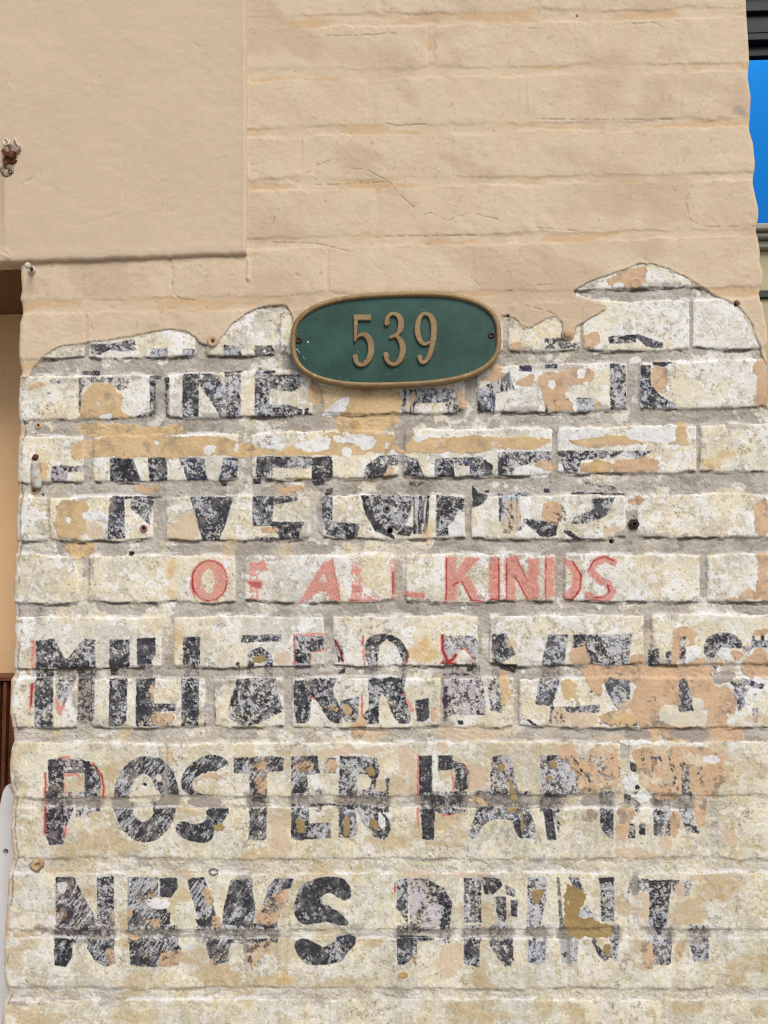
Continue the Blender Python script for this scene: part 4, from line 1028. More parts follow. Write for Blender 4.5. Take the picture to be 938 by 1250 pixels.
# bottom and right returns
add = lambda a, f: np.concatenate([a, f(a[-1:])], 0)
PXX, PYY, PZZ = add(PXX, lambda a: a), np.concatenate([PYY, np.full_like(PYY[:1], 0.02)], 0), add(PZZ, lambda a: a - 0.0004)
PXX, PYY, PZZ = [np.concatenate([a, b], 1) for a, b in ((PXX, PXX[:, -1:]), (PYY, np.full_like(PYY[:, -1:], 0.02)), (PZZ, PZZ[:, -1:]))]
pme = grid_mesh('plaster_panel', PXX, PYY, PZZ)
pn1 = vn(UU, VV, 90, 70, 31) * 0.5 + vn(UU, VV, 28, 22, 32) * 0.3 + vn(UU, VV, 9, 7, 33) * 0.2
pcol = lin(211, 191, 165) * (1 - pn1[..., None]) + lin(202, 182, 157) * pn1[..., None]
run = np.exp(-((UU - 7 - 1.5 * vn(VV, VV * 0, 20, 1, 34)) / 3.2) ** 2) * sm(212, 222, VV) * (1 - sm(250, 330, VV)) * 0.35
run = run + np.exp(-(((UU - 10) / 11) ** 2 + ((VV - 196) / 24) ** 2)) * 0.35 * vn(UU, VV, 5, 5, 35)
run = run + sm(0.86, 0.97, vn(UU, VV, 3.2, 2.6, 36) * 0.6 + vn(UU, VV, 30, 30, 37) * 0.4) * 0.35
run = run + np.exp(-((bot - VV) / 2.5) ** 2) * 0.25 * vn(UU, VV, 12, 5, 38)
pcol = pcol * (1 - run[..., None]) + lin(132, 104, 80) * run[..., None]
pcol = np.concatenate([pcol, pcol[-1:]], 0)
pcol = np.concatenate([pcol, pcol[:, -1:]], 1).reshape(-1, 3)
pat_ = pme.color_attributes.new('pigment', 'FLOAT_COLOR', 'POINT')
pat_.data.foreach_set('color', np.concatenate([pcol, np.ones((len(pcol), 1))], 1).astype(np.float32).reshape(-1))
tag(link('plaster_panel', pme, M_COAT, wall), 'smooth plaster panel with a sharp lower edge')


def box_mesh(name, boxes, bevel=0.0, seg=2):
    bm = bmesh.new()
    for (x0, y0, z0, x1, y1, z1) in boxes:
        vs = [bm.verts.new(c) for c in ((x0, y0, z0), (x1, y0, z0), (x1, y1, z0), (x0, y1, z0), (x0, y0, z1), (x1, y0, z1), (x1, y1, z1), (x0, y1, z1))]
        for f in ((0, 3, 2, 1), (4, 5, 6, 7), (0, 1, 5, 4), (1, 2, 6, 5), (2, 3, 7, 6), (3, 0, 4, 7)):
            bm.faces.new([vs[i] for i in f])
    if bevel:
        bmesh.ops.bevel(bm, geom=list(bm.edges), offset=bevel, segments=seg, profile=0.5, affect='EDGES')
    me = bpy.data.meshes.new(name)
    bm.to_mesh(me)
    bm.free()
    return me


x_l = at(26, 340).x
z_sof = at(12, 325).z + 0.002
# depth of the recess: where the line between soffit and back wall is seen
Yb = 0.1
for _ in range(60):
    Yb += 0.3 * (at(12, 383, Yb).z - z_sof) * -1.0 / 0.3 if False else 0
lo_, hi_ = 0.05, 0.8
for _ in range(50):
    mid = (lo_ + hi_) / 2
    if at(12, 383, mid).z < z_sof:
        lo_ = mid
    else:
        hi_ = mid
Y_BACK = (lo_ + hi_) / 2
M_SOFFIT = material('shaded brown soffit', L(128, 98, 66), 0.8, noise=(8, L(108, 80, 52), 0.4, 0.7), bump=.2, bscale=80)  # shade of the soffit put partly into its brown base
tag(link('lintel', box_mesh('lintel', [(-1.35, 0.021, z_sof, x_l + 0.06, Y_BACK + 0.12, 3.6)]), M_SOFFIT, wall), 'shaded dark brown soffit over the opening')

# ------------------------------------------------------------------ what stands in the opening on the left
M_OCHRE = material('ochre render', L(232, 194, 146), 0.85, noise=(5, L(222, 184, 138), 0.35, 0.7), spots=(40, L(236, 200, 154), 0.5, 0.75), bump=0.3, bscale=90)
me = box_mesh('recess_wall', [(-1.35, Y_BACK, -0.01, x_l + 0.25, Y_BACK + 0.1, z_sof - 0.001)])
tag(link('recess_wall', me, M_OCHRE), 'plain ochre rendered wall set back in the shaded opening left of the bricks', 'wall', kind='thing')
M_WOOD = material('dark varnished wood', L(112, 66, 38), 0.45, noise=(14, L(84, 46, 26), 0.4, 0.65), spots=(70, L(130, 82, 50), 0.55, 0.8), bump=0.25, bscale=60)


def prism(name, pts, y0, y1, bevel=0.0, seg=2):
    """outline in (x, z), extruded from y0 to y1"""
    bm = bmesh.new()
    a = [bm.verts.new((p[0], y0, p[1])) for p in pts]
    b = [bm.verts.new((p[0], y1, p[1])) for p in pts]
    bm.faces.new(a)
    bm.faces.new(b[::-1])
    n = len(pts)
    for i in range(n):
        bm.faces.new((a[i], b[i], b[(i + 1) % n], a[(i + 1) % n]))
    bmesh.ops.recalc_face_normals(bm, faces=bm.faces)
    if bevel:
        es = [e for e in bm.edges if abs(e.verts[0].co.y - y0) < 1e-6 and abs(e.verts[1].co.y - y0) < 1e-6]
        bmesh.ops.bevel(bm, geom=es, offset=bevel, segments=seg, profile=0.6, affect='EDGES')
    me = bpy.data.meshes.new(name)
    bm.to_mesh(me)
    bm.free()
    return me


Yw = 0.17
pw = at(13, 826, Yw)
post = empty('wooden_door_frame', (pw.x, Yw, 0))
xs = [at(u, 900, Yw).x for u in (-70, -3, 1.5, 5.5, 10.5, 30)]
zt = pw.z
for nm, (xa, xb, ya, dz) in (('stile', (xs[0], xs[1], Yw, 0)), ('moulding', (xs[1] + .0004, xs[2], Yw - 0.007, -.001)), ('moulding', (xs[2] + .0012, xs[3], Yw - 0.001, -.002)), ('moulding', (xs[3] + .0006, xs[4], Yw - 0.010, -.001)), ('stile', (xs[4] + .0008, xs[5], Yw - 0.002, -.002))):
    link(nm, box_mesh(nm, [(xa, ya, -0.01, xb, Yw + 0.05, zt + dz - 0.006)], 0.0012), M_WOOD, post)
link('cap', box_mesh('cap', [(xs[0], Yw - 0.014, zt - 0.0055, xs[5], Yw + 0.052, zt + 0.001)], 0.001), M_WOOD, post)
tag(post, 'dark brown wooden door frame with vertical mouldings, behind the left edge of the bricks', 'door frame', kind='thing')

Yp = 0.075
M_WHITE = material('white painted board', L(228, 228, 228), 0.5, noise=(18, L(218, 217, 216), 0.45, 0.75), spots=(160, L(176, 172, 166), 0.66, 0.76), bump=0.1, bscale=150)
outl = [(8, 959), (11, 961), (18, 972), (40, 1010), (40, 1340), (-60, 1340), (-60, 1190), (-22, 1080), (-6, 1010), (0, 984), (4, 966)]
hole = at(7, 1040, Yp)
bm = bmesh.new()
ov = [bm.verts.new(at(u, v, Yp)) for u, v in outl]
hv = [bm.verts.new((hole.x + 0.0046 * math.cos(k * math.pi / 10), Yp, hole.z + 0.0052 * math.sin(k * math.pi / 10))) for k in range(20)]
es = [bm.edges.new((ov[i], ov[(i + 1) % len(ov)])) for i in range(len(ov))] + [bm.edges.new((hv[i], hv[(i + 1) % 20])) for i in range(20)]
bmesh.ops.triangle_fill(bm, use_beauty=True, edges=es)
for fc in [f for f in bm.faces if (f.calc_center_median() - Vector((hole.x, Yp, hole.z))).length < 0.0044]:
    bm.faces.remove(fc)
r_ = bmesh.ops.extrude_face_region(bm, geom=list(bm.faces))
bmesh.ops.translate(bm, verts=[g for g in r_['geom'] if isinstance(g, bmesh.types.BMVert)], vec=(0, 0.018, 0))
bmesh.ops.recalc_face_normals(bm, faces=bm.faces)
me = bpy.data.meshes.new('white_board')
bm.to_mesh(me)
bm.free()
zb = min(v.co.z for v in me.vertices)
for v in me.vertices:                                    # the board stands on the pavement
    if v.co.z < zb + 0.01:
        v.co.z = 0.0
tag(link('white_board', me, M_WHITE), 'white painted board with a pointed top and a drilled hole, at the lower left', 'board')

# ------------------------------------------------------------------ the window and panel beyond the right edge
Yf = 0.17
M_FRAME = material('black window frame', L(22, 29, 40), 0.4, noise=(12, L(16, 22, 32), 0.4, 0.7), bump=0.05, spec=0.15)
M_SKYSHEET = material('blue reflected sky', (0.012, 0.19, 0.66), 0.6, noise=(2.5, (0.02, 0.23, 0.72), 0.35, 0.7))
M_FRAMESHADE = material('dark blue frame shade', (0.008, 0.085, 0.35), 0.6)
M_SILL = material('grey painted sill', L(150, 150, 138), 0.5, noise=(20, L(132, 132, 120), 0.4, 0.7))
M_OLIVE = material('olive beige panel', L(184, 178, 142), 0.7, noise=(8, L(172, 166, 130), 0.4, 0.7), bump=.1)
M_GREEN = material('dark green rail', L(44, 58, 54), 0.5, noise=(30, L(36, 48, 46), 0.4, 0.7))
zz = lambda v: at(930, v, Yf).z
xw0 = at(880, 200, Yf).x
xw1 = xw0 + 0.9
win = empty('window', (xw0, Yf, zz(285)))
fr = []
for (va, vb, y) in ((-260, 6, Yf - 0.03), (7, 24, Yf - 0.022), (25, 46.5, Yf - 0.014), (48.5, 57, Yf - 0.018), (59, 71, Yf - 0.006)):
    fr.append((xw0, y, zz(vb), xw1, Yf + 0.08, zz(va)))
fr.append((xw1 - 0.06, Yf - 0.012, zz(276), xw1 - 0.002, Yf + 0.08, zz(71.5)))
link('frame', box_mesh('frame', fr, 0.0012), M_FRAME, win)
bl = link('sky_sheet', box_mesh('sky_sheet', [(xw0, Yf + 0.012, zz(290), xw1 - 0.07, Yf + 0.014, zz(84))]), M_SKYSHEET, win)  # blue sheet added to stand in for the reflected sky
link('frame_shade', box_mesh('frame_shade', [(xw0, Yf + 0.010, zz(83.5), xw1 - 0.07, Yf + 0.016, zz(72))], 0.0008), M_FRAMESHADE, bl)  # shading from the frame, put in as a darker blue strip
mg = bpy.data.materials.new('blue mirror film on glass')
mg.use_nodes = True
nt = mg.node_tree
nt.nodes.clear()
out = nt.nodes.new('ShaderNodeOutputMaterial')
tr = nt.nodes.new('ShaderNodeBsdfTransparent')
gl = nt.nodes.new('ShaderNodeBsdfGlossy')
gl.inputs['Roughness'].default_value = 0.05
gl.inputs['Color'].default_value = (0.011, 0.165, 0.52, 1)
mxs = nt.nodes.new('ShaderNodeMixShader')
mxs.inputs[0].default_value = 0.88
nt.links.new(tr.outputs[0], mxs.inputs[1])
nt.links.new(gl.outputs[0], mxs.inputs[2])
nt.links.new(mxs.outputs[0], out.inputs[0])
link('pane', box_mesh('pane', [(xw0, Yf, zz(290), xw1 - 0.061, Yf + 0.004, zz(71.2))]), mg, win)
ss = []
for (va, vb, y) in ((281, 289, Yf - 0.030), (289.6, 296, Yf - 0.022), (296.6, 306, Yf - 0.012)):
    ss.append((xw0, y, zz(vb), xw1, Yf + 0.08, zz(va)))
link('sill', box_mesh('sill', ss, 0.003, 3), M_SILL, win)
tag(win, 'window with a dark frame and bright blue pane, beyond the right edge of the bricks', 'window', kind='thing')
pn = empty('panelling', (xw0, Yf, 0))
link('upper_panel', box_mesh('upper_panel', [(xw0, Yf, zz(355), xw1, Yf + 0.08, zz(306.6))], 0.001), M_OLIVE, pn)
link('rail', box_mesh('rail', [(xw0, Yf - 0.006, zz(364.6), xw1, Yf + 0.08, zz(355.4))], 0.0015), M_GREEN, pn)
link('lower_panel', box_mesh('lower_panel', [(xw0, Yf, -0.01, xw1, Yf + 0.08, zz(365))], 0.001), M_OLIVE, pn)
tag(pn, 'olive beige panelling with a dark green rail, below the blue window', 'panelling', kind='thing')
# the building goes on behind
M_PLAIN = material('tan render', L(190, 160, 130), 0.85, noise=(4, L(180, 152, 124), 0.35, 0.7), bump=0.2, bscale=80)
me = box_mesh('side_wall', [(-2.6, -0.002, -0.01, -1.352, 0.5, 3.7), (xw1 + 0.002, -0.002, -0.01, xw1 + 1.6, 0.5, 3.7), (-1.349, Y_BACK + 0.13, 3.62, xw1 + 0.001, 0.6, 3.7)])
tag(link('side_wall', me, M_PLAIN), 'plain tan rendered house front on either side of the brick pier', 'wall', kind='thing')
# ------------------------------------------------------------------ the number plaque
M_BRONZE = material('worn bronze', L(150, 126, 88), 0.55, metal=0.15, noise=(45, L(130, 102, 68), 0.4, 0.7), spots=(160, L(184, 164, 128), 0.56, 0.78), bump=0.08, bscale=500)
M_PLGREEN = material('green enamel', L(30, 66, 56), 0.5, noise=(22, L(50, 88, 82), 0.38, 0.72), spots=(90, L(74, 104, 96), 0.60, 0.95), bump=0.05, bscale=300, spec=0.35)
M_SCREW = material('dark screw', L(70, 58, 48), 0.45, metal=0.5, noise=(200, L(46, 40, 34), 0.4, 0.7))
M_FLECK = material('paint fleck', L(206, 208, 200), 0.7)
Y_PL = -7.5 * MM
pc = at(483, 413.6, Y_PL - 0.012)
hw = (at(612.3, 412, Y_PL - 0.012).x - at(354.2, 416, Y_PL - 0.012).x) / 2
hh = (at(483, 355.2, Y_PL - 0.012).z - at(483, 471.5, Y_PL - 0.012).z) / 2
plq = empty('house_number_plaque', (pc.x, Y_PL, pc.z))
EXP = 2.75
NP = 160


def oval(inset, n=NP):
    pts = []
    for k in range(n):
        t = 2 * math.pi * k / n
        c, s_ = math.cos(t), math.sin(t)
        x = hw * math.copysign(abs(c) ** (2 / EXP), c)
        z = hh * math.copysign(abs(s_) ** (2 / EXP), s_)
        gx = math.copysign(abs(x / hw) ** (EXP - 1), x) / hw
        gz = math.copysign(abs(z / hh) ** (EXP - 1), z) / hh
        gl_ = math.hypot(gx, gz) or 1
        pts.append((x - inset * gx / gl_, z - inset * gz / gl_))
    # even spacing
    ca, sa = math.cos(0.012), math.sin(0.012)           # hangs a touch out of level
    pts = [(x * ca - z * sa, x * sa + z * ca) for x, z in pts]
    P_ = np.array(pts + pts[:1])
    d = np.concatenate([[0], np.cumsum(np.hypot(*np.diff(P_, axis=0).T))])
    q = np.linspace(0, d[-1], n, endpoint=False)
    return list(zip(np.interp(q, d, P_[:, 0]), np.interp(q, d, P_[:, 1])))


prof = [(0.0006, -0.002), (0.0, 0.004), (0.0, 0.0098), (0.0007, 0.0113), (0.0022, 0.0124), (0.0045, 0.0128), (0.0064, 0.0121), (0.0074, 0.0106), (0.0078, 0.0080), (0.0080, 0.0060)]
bm = bmesh.new()
rings_ = []
for ins, h in prof:
    rings_.append([bm.verts.new((pc.x + x, Y_PL - h, pc.z + z)) for x, z in oval(ins)])
for a, b in zip(rings_[:-1], rings_[1:]):
    for k in range(NP):
        bm.faces.new((a[k], a[(k + 1) % NP], b[(k + 1) % NP], b[k]))
bmesh.ops.recalc_face_normals(bm, faces=bm.faces)
me = bpy.data.meshes.new('rim')
bm.to_mesh(me)
bm.free()
link('rim', me, M_BRONZE, plq, True)
bm = bmesh.new()
fr_ = [bm.verts.new((pc.x + x, Y_PL - 0.0082, pc.z + z)) for x, z in oval(0.0072)]
bk_ = [bm.verts.new((pc.x + x, Y_PL + 0.001, pc.z + z)) for x, z in oval(0.0072)]
bm.faces.new(fr_)
bm.faces.new(bk_[::-1])
for k in range(NP):
    bm.faces.new((fr_[k], bk_[k], bk_[(k + 1) % NP], fr_[(k + 1) % NP]))
bmesh.ops.recalc_face_normals(bm, faces=bm.faces)
me = bpy.data.meshes.new('field')
bm.to_mesh(me)
bm.free()
field_o = link('field', me, M_PLGREEN, plq, False)
# a few flecks of house paint on the green
for (u, v, r) in ((376.5, 417.5, 1.3), (363, 426.5, 1.1), (365, 429, .8), (362, 408, .5), (406, 373, .5), (516, 377.5, .5), (443, 372.5, .4), (371, 436, .7), (373, 438, .6), (415, 461, .5), (424, 463, .5), (438, 429, .5), (574, 453, .5), (473, 457, .4), (495, 436, .4), (386, 372.5, .5), (366, 430.5, .5)):
    c = at(u, v, Y_PL - 0.0083)
    bm = bmesh.new()
    vs = [bm.verts.new((c.x + r * 0.0012 * math.cos(k) * pr.uniform(.6, 1.2), Y_PL - 0.00845, c.z + r * 0.0012 * math.sin(k) * pr.uniform(.6, 1.3))) for k in (0, 1.1, 2.1, 3.2, 4.2, 5.3)]
    bm.faces.new(vs)
    ws = [bm.verts.new((w_.co.x, Y_PL - 0.0081, w_.co.z)) for w_ in vs]
    for k in range(6):
        bm.faces.new((vs[k], ws[k], ws[(k + 1) % 6], vs[(k + 1) % 6]))
    bmesh.ops.recalc_face_normals(bm, faces=bm.faces)
    me = bpy.data.meshes.new('paint_fleck')
    bm.to_mesh(me)
    bm.free()
    link('paint_fleck', me, M_FLECK, field_o, False)


def catmull(p, n=8):
    p = np.array(p, float)
    q = np.vstack([2 * p[0] - p[1], p, 2 * p[-1] - p[-2]])
    out = []
    for i in range(1, len(q) - 2):
        for k in range(n):
            t = k / n
            out.append(0.5 * ((2 * q[i]) + (-q[i - 1] + q[i + 1]) * t + (2 * q[i - 1] - 5 * q[i] + 4 * q[i + 1] - q[i + 2]) * t * t + (-q[i - 1] + 3 * q[i] - 3 * q[i + 1] + q[i + 2]) * t ** 3))
    out.append(p[-1])
    return np.array(out)


def numeral(strokes, parent):
    bm = bmesh.new()
    for si, (pts, smooth_, caps) in enumerate(strokes):
        c = catmull(pts) if smooth_ else np.array(pts, float)
        xz = np.array([[at(u, v, Y_PL - 0.011).x, at(u, v, Y_PL - 0.011).z] for u, v in c[:, :2]])
        w = c[:, 2] * pxm * 0.5
        tg = np.gradient(xz, axis=0)
        tg /= np.linalg.norm(tg, axis=1)[:, None] + 1e-9
        if caps:                                         # rounded ends
            for end in (0, -1):
                sg = -1 if end == 0 else 1
                ex, ew, et = [], [], []
                for a in (0.35, 0.65, 0.87, 0.98):
                    ex.append(xz[end] + sg * tg[end] * w[end] * a)
                    ew.append(w[end] * math.sqrt(1 - a * a) + 1e-5)
                    et.append(tg[end])
                if end == 0:
                    xz = np.vstack([ex[::-1], xz]); w = np.concatenate([ew[::-1], w]); tg = np.vstack([et[::-1], tg])
                else:
                    xz = np.vstack([xz, ex]); w = np.concatenate([w, ew]); tg = np.vstack([tg, et])
        nr_ = np.stack([-tg[:, 1], tg[:, 0]], 1)
        top = 0.0121 + si * 0.00018
        secs = []
        for p_, n_, w_ in zip(xz, nr_, w):
            bv = min(0.0009, w_ * 0.45)
            sec = [(-w_, 0.0078), (-w_, top - 0.0008), (-(w_ - bv), top), (w_ - bv, top), (w_, top - 0.0008), (w_, 0.0078)]
            secs.append([bm.verts.new((p_[0] + n_[0] * a, Y_PL - h, p_[1] + n_[1] * a)) for a, h in sec])
        for a, b in zip(secs[:-1], secs[1:]):
            for k in range(5):
                bm.faces.new((a[k], a[k + 1], b[k + 1], b[k]))
        bm.faces.new(secs[0])
        bm.faces.new(secs[-1][::-1])
    bmesh.ops.recalc_face_normals(bm, faces=bm.faces)
    me = bpy.data.meshes.new('numeral')
    bm.to_mesh(me)
    bm.free()
    return link('numeral', me, M_BRONZE, parent, False)


n5 = numeral([([(434.6, 385, 5), (434.4, 400, 4.6), (433.6, 417, 3.0)], False, False), ([(432.2, 387.6, 7.2), (453, 387.6, 7.2)], False, False),
              ([(433.4, 416, 2.2), (437, 411, 3.4), (442, 408.6, 5.2), (448, 410.5, 6.8), (452.3, 418, 7.6), (453.2, 428, 7.6), (450.6, 438, 6.8), (445, 444.5, 5.6), (439, 445.2, 5.0), (435, 441.5, 5.4), (433.8, 435.5, 6.6)], True, True)], plq)
n3 = numeral([([(472.5, 394.5, 6.6), (473.2, 388, 5.2), (477, 383.8, 4.4), (482.5, 383.3, 5.0), (487.6, 387, 6.6), (489.8, 394, 7.4), (488.6, 402.5, 6.8), (484.5, 408.5, 4.8), (477.5, 411.6, 4.0)], True, True),
              ([(482.5, 409.5, 3.6), (487.5, 413.5, 5.6), (491.3, 421, 7.4), (491.5, 430.5, 7.6), (488.6, 439, 6.6), (483, 444.4, 5.2), (477.3, 444.2, 4.8), (472.8, 439.8, 5.4), (471.4, 433, 6.8)], True, True)], plq)
n9 = numeral([([(524.2, 418, 3.8), (519.5, 420.2, 4.0), (514.8, 418, 5.4), (511.2, 411.5, 6.6), (509.6, 402, 6.8), (511, 391.8, 6.2), (514.8, 384.8, 5.0), (520, 382.6, 4.4)], True, True),
              ([(519.5, 382.7, 4.4), (524.8, 385.2, 5.6), (528.6, 391.5, 7.2), (530, 400.5, 7.6), (529.2, 413, 7.2), (527, 425, 6.6), (523.6, 435.5, 5.8), (519, 441.6, 4.8), (514.4, 441.8, 4.8), (512.6, 436, 6.4)], True, True)], plq)


def lathe(name, c, prof, m, parent=None, n=20, axis_tilt=(0, 0), wob=0.0, seed=1):
    """profile (radius, height towards the street) round the y axis through c"""
    r_ = random.Random(seed)
    wv = [1 + r_.uniform(-wob, wob) for _ in range(n)]
    bm = bmesh.new()
    rs = []
    for r, h in prof:
        ox, oz = axis_tilt[0] * h, axis_tilt[1] * h
        if r < 1e-6:
            rs.append([bm.verts.new((c[0] + ox, c[1] - h, c[2] + oz))])
        else:
            rs.append([bm.verts.new((c[0] + ox + r * wv[k] * math.cos(2 * math.pi * k / n), c[1] - h, c[2] + oz + r * wv[k] * math.sin(2 * math.pi * k / n))) for k in range(n)])
    for a, b in zip(rs[:-1], rs[1:]):
        if len(a) == 1 and len(b) == 1:
            continue
        for k in range(n):
            k2 = (k + 1) % n
            if len(a) == 1:
                bm.faces.new((a[0], b[k], b[k2]))
            elif len(b) == 1:
                bm.faces.new((a[k], b[0], a[k2]))
            else:
                bm.faces.new((a[k], b[k], b[k2], a[k2]))
    bmesh.ops.recalc_face_normals(bm, faces=bm.faces)
    me = bpy.data.meshes.new(name)
    bm.to_mesh(me)
    bm.free()
    return link(name, me, m, parent, True)


mm_ = lambda px: px * pxm
for (u, v) in ((365, 415.3), (600, 409.2)):
    c = at(u, v, Y_PL - 0.0082)
    R_ = mm_(4.4)
    lathe('screw', (c.x, Y_PL - 0.0080, c.z), [(R_, -0.001), (R_, 0.0008), (R_ * 0.82, 0.0018), (R_ * 0.45, 0.0020), (R_ * 0.40, 0.0004), (0, 0.0002)], M_SCREW, plq, 18)
tag(plq, 'green oval house number plaque with a bronze rim and raised bronze numerals 539', 'number plaque')

# ------------------------------------------------------------------ fixings left in the wall
M_RUST = material('rusty iron', L(106, 62, 40), 0.85, noise=(160, L(70, 42, 30), 0.4, 0.65), spots=(420, L(140, 88, 52), 0.55, 0.75), bump=0.5, bscale=600)
M_TANP = material('tan painted fixing', L(196, 166, 134), 0.75, noise=(150, L(178, 150, 120), 0.45, 0.7), spots=(400, L(120, 92, 66), 0.64, 0.78), bump=0.2, bscale=500)
M_OFFW = material('off white paint on metal', L(206, 198, 182), 0.6, noise=(120, L(178, 164, 142), 0.5, 0.75), spots=(300, L(120, 88, 58), 0.66, 0.78), bump=0.2, bscale=400)
M_GREYM = material('grey anchor', L(134, 126, 118), 0.7, noise=(200, L(96, 88, 80), 0.45, 0.7), bump=0.2, bscale=500)
M_PINKM = material('pinkish rusted plug', L(150, 112, 104), 0.8, noise=(200, L(104, 72, 66), 0.45, 0.7), bump=0.3, bscale=500)
M_DARK = material('dark bolt', L(60, 52, 46), 0.6, metal=0.3, noise=(200, L(40, 36, 32), 0.45, 0.7), bump=0.2)


def surf(u, v):
    x = int(np.clip((u - U0) * S, 0, W_ - 1))
    y = int(np.clip((v - V0) * S, 0, H_ - 1))
    return float(np.median(HGT[max(0, y - 6):y + 7, max(0, x - 6):x + 7]))


def on_wall(u, v, lift=0.0):
    h = surf(u, v) + lift
    p = at(u, v, -h)
    return Vector((p.x, -h, p.z))


def sleeve(name, u, v, ro, ri, hgt, m, label, cat, group=None, wob=0.06, seed=1, deep=0.006):
    c = on_wall(u, v)
    ro, ri = mm_(ro), mm_(ri)
    o = lathe(name, c, [(ro * 1.05, -0.003), (ro, hgt * 0.7), (ro * 0.9, hgt), (ri * 1.1, hgt), (ri, hgt * 0.6), (ri * 0.95, -deep), (0, -deep)], m, None, 20, (0, 0), wob, seed)
    return tag(o, label, cat, group)


G_ = 'plugs and anchors left in the brick wall'
sleeve('wall_anchor', 260, 416.5, 7.0, 2.3, 0.0022, M_TANP, 'tan painted round plug with an open hole, at the dip of the peeling edge', 'wall anchor', G_, .05, 2)
sleeve('wall_anchor', 176, 645, 4.4, 2.2, 0.003, M_PINKM, 'pinkish rusted sleeve in the brick under the letter N of the envelopes line', 'wall anchor', G_, .08, 4)
sleeve('wall_anchor', 472.5, 621.5, 4.6, 2.2, 0.002, M_GREYM, 'grey sleeve in the middle of the black letter O', 'wall anchor', G_, .06, 5)
sleeve('wall_anchor', 42, 599, 4.0, 2.5, 0.002, M_TANP, 'small tan plug with a hole below the white metal strap', 'wall anchor', G_, .1, 6)
sleeve('wall_anchor', 47, 519.5, 4.2, 1.9, 0.0014, M_TANP, 'small tan plug with a black hole above the white metal strap', 'wall anchor', G_, .12, 7)
# hexagonal anchor at the end of the envelopes line
c = on_wall(773.5, 640)
hx = lathe('hex_anchor', c, [(mm_(7.0), -0.002), (mm_(7.0), 0.003), (mm_(6.2), 0.0042), (mm_(4.6), 0.0042), (mm_(4.4), 0.002), (mm_(4.2), 0.0052), (mm_(2.6), 0.0056), (mm_(2.2), 0.001), (0, 0.0005)], M_DARK, None, 6, (0, 0), 0.03, 3)
tag(hx, 'dark hexagonal metal anchor in the joint right of the envelopes line', 'wall anchor', G_)
# screw head under tan paint
c = on_wall(693, 408)
plug = lathe('painted_screw', c, [(mm_(8.0), -0.003), (mm_(7.8), 0.0012), (mm_(6.4), 0.0024), (mm_(5.6), 0.0022), (mm_(5.2), 0.0040), (mm_(3.4), 0.0052), (0, 0.0055)], M_TANP, None, 22, (0, 0), 0.05, 8)
tag(plug, 'round screw head and washer under tan paint, right of the green plaque', 'screw')
# bolt sticking out under the panel
c = on_wall(40, 330)
bolt = empty('wall_bolt', c)
lathe('sleeve', c, [(mm_(4.6), -0.003), (mm_(4.6), 0.004), (mm_(3.9), 0.005), (mm_(2.8), 0.005), (mm_(2.6), 0.001), (0, 0.0)], M_OFFW, bolt, 18, (0, 0), .05, 3)


def tube(name, pts, r, m, parent=None, n=10, rs=None):
    pts = [Vector(p) for p in pts]
    bm = bmesh.new()
    secs = []
    for i, p in enumerate(pts):
        t = (pts[min(i + 1, len(pts) - 1)] - pts[max(i - 1, 0)]).normalized()
        a = t.cross(Vector((0.31, 0.2, 0.93))).normalized()
        b = t.cross(a)
        rr = rs[i] if rs else r
        secs.append([bm.verts.new(p + (a * math.cos(2 * math.pi * k / n) + b * math.sin(2 * math.pi * k / n)) * rr) for k in range(n)])
    for a, b in zip(secs[:-1], secs[1:]):
        for k in range(n):
            bm.faces.new((a[k], a[(k + 1) % n], b[(k + 1) % n], b[k]))
    bm.faces.new(secs[0])
    bm.faces.new(secs[-1])
    bmesh.ops.recalc_face_normals(bm, faces=bm.faces)
    me = bpy.data.meshes.new(name)
    bm.to_mesh(me)
    bm.free()
    return link(name, me, m, parent, True)


tip = at(34.5, 324.5, c.y - 0.026)
shaft = tube('shaft', [c, c.lerp(tip, 0.5), tip], mm_(2.0), M_RUST, bolt)
hd = Vector(tip)
dr_ = (tip - c).normalized()
tube('head', [hd - dr_ * 0.001, hd, hd + dr_ * 0.003, hd + dr_ * 0.0045], 1, M_OFFW, bolt, 12, [mm_(2.6), mm_(3.9), mm_(3.7), mm_(2.2)])
tag(bolt, 'rusty bolt with a cream head sticking out of a sleeve under the plaster panel', 'bolt')

# broken rusty fitting on the panel
Yq = -11.3 * MM
M_GRIME = material('grimy old paint', L(162, 144, 126), 0.8, noise=(120, L(112, 94, 80), 0.42, 0.62), spots=(420, L(84, 62, 50), 0.6, 0.75), bump=0.4, bscale=500)
c = at(9, 195, Yq)
br_ = empty('rusty_fitting', (c.x, Yq, c.z))
f_ = at(9, 208, Yq)
lathe('flange', (f_.x, Yq, f_.z), [(mm_(9), -0.002), (mm_(8.6), 0.0012), (mm_(7.4), 0.0020), (mm_(2.6), 0.0018), (mm_(2.2), -0.002), (0, -0.0025)], M_GRIME, br_, 20, (0, 0), .09, 5)
f_ = at(12.6, 209.5, Yq - 0.002)
lathe('hole_lining', (f_.x, Yq - 0.0005, f_.z), [(mm_(3.0), 0.0012), (mm_(2.8), 0.0022), (mm_(2.1), 0.0021), (mm_(1.9), 0.0004), (0, 0.0003)], M_DARK, br_, 14, (0, 0), .1, 4)
jag = random.Random(21)


def shard(name, pts, y, th, m):
    out_ = []
    for u, v in pts:
        p = at(u, v, y)
        out_.append((p.x, p.z))
    return link(name, prism(name, out_, y, y + th, 0.0006, 1), m, br_, False)


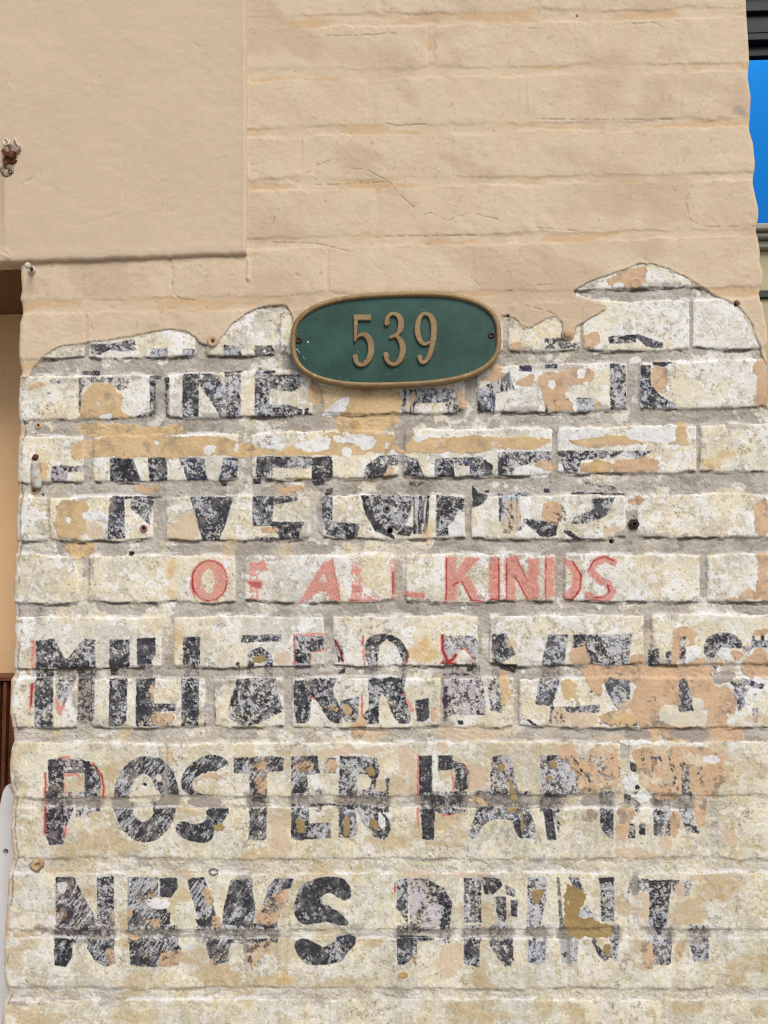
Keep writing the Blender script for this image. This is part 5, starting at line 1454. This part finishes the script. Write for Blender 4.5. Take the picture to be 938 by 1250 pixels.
shard('shard', [(1, 184), (4, 181), (9, 185), (14, 183), (17, 188), (14, 192), (9, 190), (4, 189)], Yq - 0.010, 0.012, M_RUST)
shard('shard', [(11, 178), (14, 175), (19, 180), (23, 177), (24, 181), (19, 186), (14, 184)], Yq - 0.006, 0.009, M_GRIME)
shard('shard', [(16, 167), (18, 168), (24, 178), (21, 178)], Yq - 0.005, 0.006, M_OFFW)
shard('shard', [(8, 189), (16, 190), (20, 195), (16, 199), (9, 199), (5, 204), (3, 196)], Yq - 0.004, 0.006, M_RUST)
ringp = [at(8 + 3.6 * math.cos(k * 0.6), 173.5 + 3.8 * math.sin(k * 0.6), Yq - 0.007 - 0.002 * math.sin(k * .6)) for k in range(-1, 9)]
tube('hook', ringp + [at(13, 181, Yq)], mm_(1.5), M_OFFW, br_, 8)
tag(br_, 'broken rusty metal fitting with a round flange, on the plaster panel at the upper left', 'metal fitting')

# painted strap with a rusty nail on the left edge
c = on_wall(45, 580)
st_ = empty('metal_strap', c)
n_ = 12
bm = bmesh.new()
rowsv = []
for v in np.linspace(563, 596, 12):
    ln_ = []
    for k in range(9):
        a = math.pi * k / 8
        w_ = 6.4 - 0.5 * math.sin((v - 563) / 33 * 3.14) * 0 - (1.4 if v < 566 or v > 594 else 0)
        u = 44.8 - w_ * math.cos(a)
        lift = 0.0006 + 0.0055 * math.sin(a) * (0.55 + 0.45 * math.sin((v - 556) / 44 * math.pi))
        p = at(u, v, c.y)
        ln_.append(bm.verts.new((p.x, c.y - lift, p.z)))
    rowsv.append(ln_)
for a, b in zip(rowsv[:-1], rowsv[1:]):
    for k in range(8):
        bm.faces.new((a[k], a[k + 1], b[k + 1], b[k]))
r2 = bmesh.ops.extrude_face_region(bm, geom=list(bm.faces))
bmesh.ops.translate(bm, verts=[g for g in r2['geom'] if isinstance(g, bmesh.types.BMVert)], vec=(0, 0.004, 0))
bmesh.ops.recalc_face_normals(bm, faces=bm.faces)
me = bpy.data.meshes.new('strap')
bm.to_mesh(me)
bm.free()
M_STRAP = material('strap paint', L(196, 196, 188), 0.45, noise=(70, L(160, 134, 100), 0.46, 0.62), spots=(200, L(112, 78, 48), 0.6, 0.72), bump=0.15, bscale=400)
link('strap', me, M_STRAP, st_, True)
q_ = on_wall(43, 558)
lathe('nail', q_, [(mm_(4.2), -0.002), (mm_(4.0), 0.0022), (mm_(2.4), 0.0034), (mm_(1.6), 0.0024), (mm_(1.2), 0.0062), (0, 0.0066)], M_RUST, st_, 9, (0.3, -0.3), .22, 6)
tag(st_, 'pale painted metal strap under a rusty nail, on the left edge of the bricks', 'metal strap')

# stub and wire near the words at the bottom
c = on_wall(46, 1055)
s_ = lathe('rusty_stub', c, [(mm_(11), -0.003), (mm_(8.5), 0.0008), (mm_(6.0), 0.003), (mm_(4.4), 0.0042), (mm_(3.0), 0.0022), (0, 0.0012)], material('stub', L(190, 170, 136), 0.9, noise=(120, L(140, 110, 78), 0.42, 0.68), bump=.5, bscale=400), None, 14, (0.1, -0.35), .3, 12)
tag(s_, 'rust stained lump of an old fixing above the news line, at the left edge', 'fixing')
ringp = [on_wall(261 + 5.5 * math.cos(k * 0.55), 1064 + 3.6 * math.sin(k * 0.55), 0.0012 + 0.0008 * math.sin(k)) for k in range(0, 12)]
w_ = tube('wire_loop', ringp, mm_(0.8), M_GREYM, None, 8)
tag(w_, 'small dark wire loop set in the joint above the letter W', 'wire')
# drilled holes with their shade painted in stay part of the wall
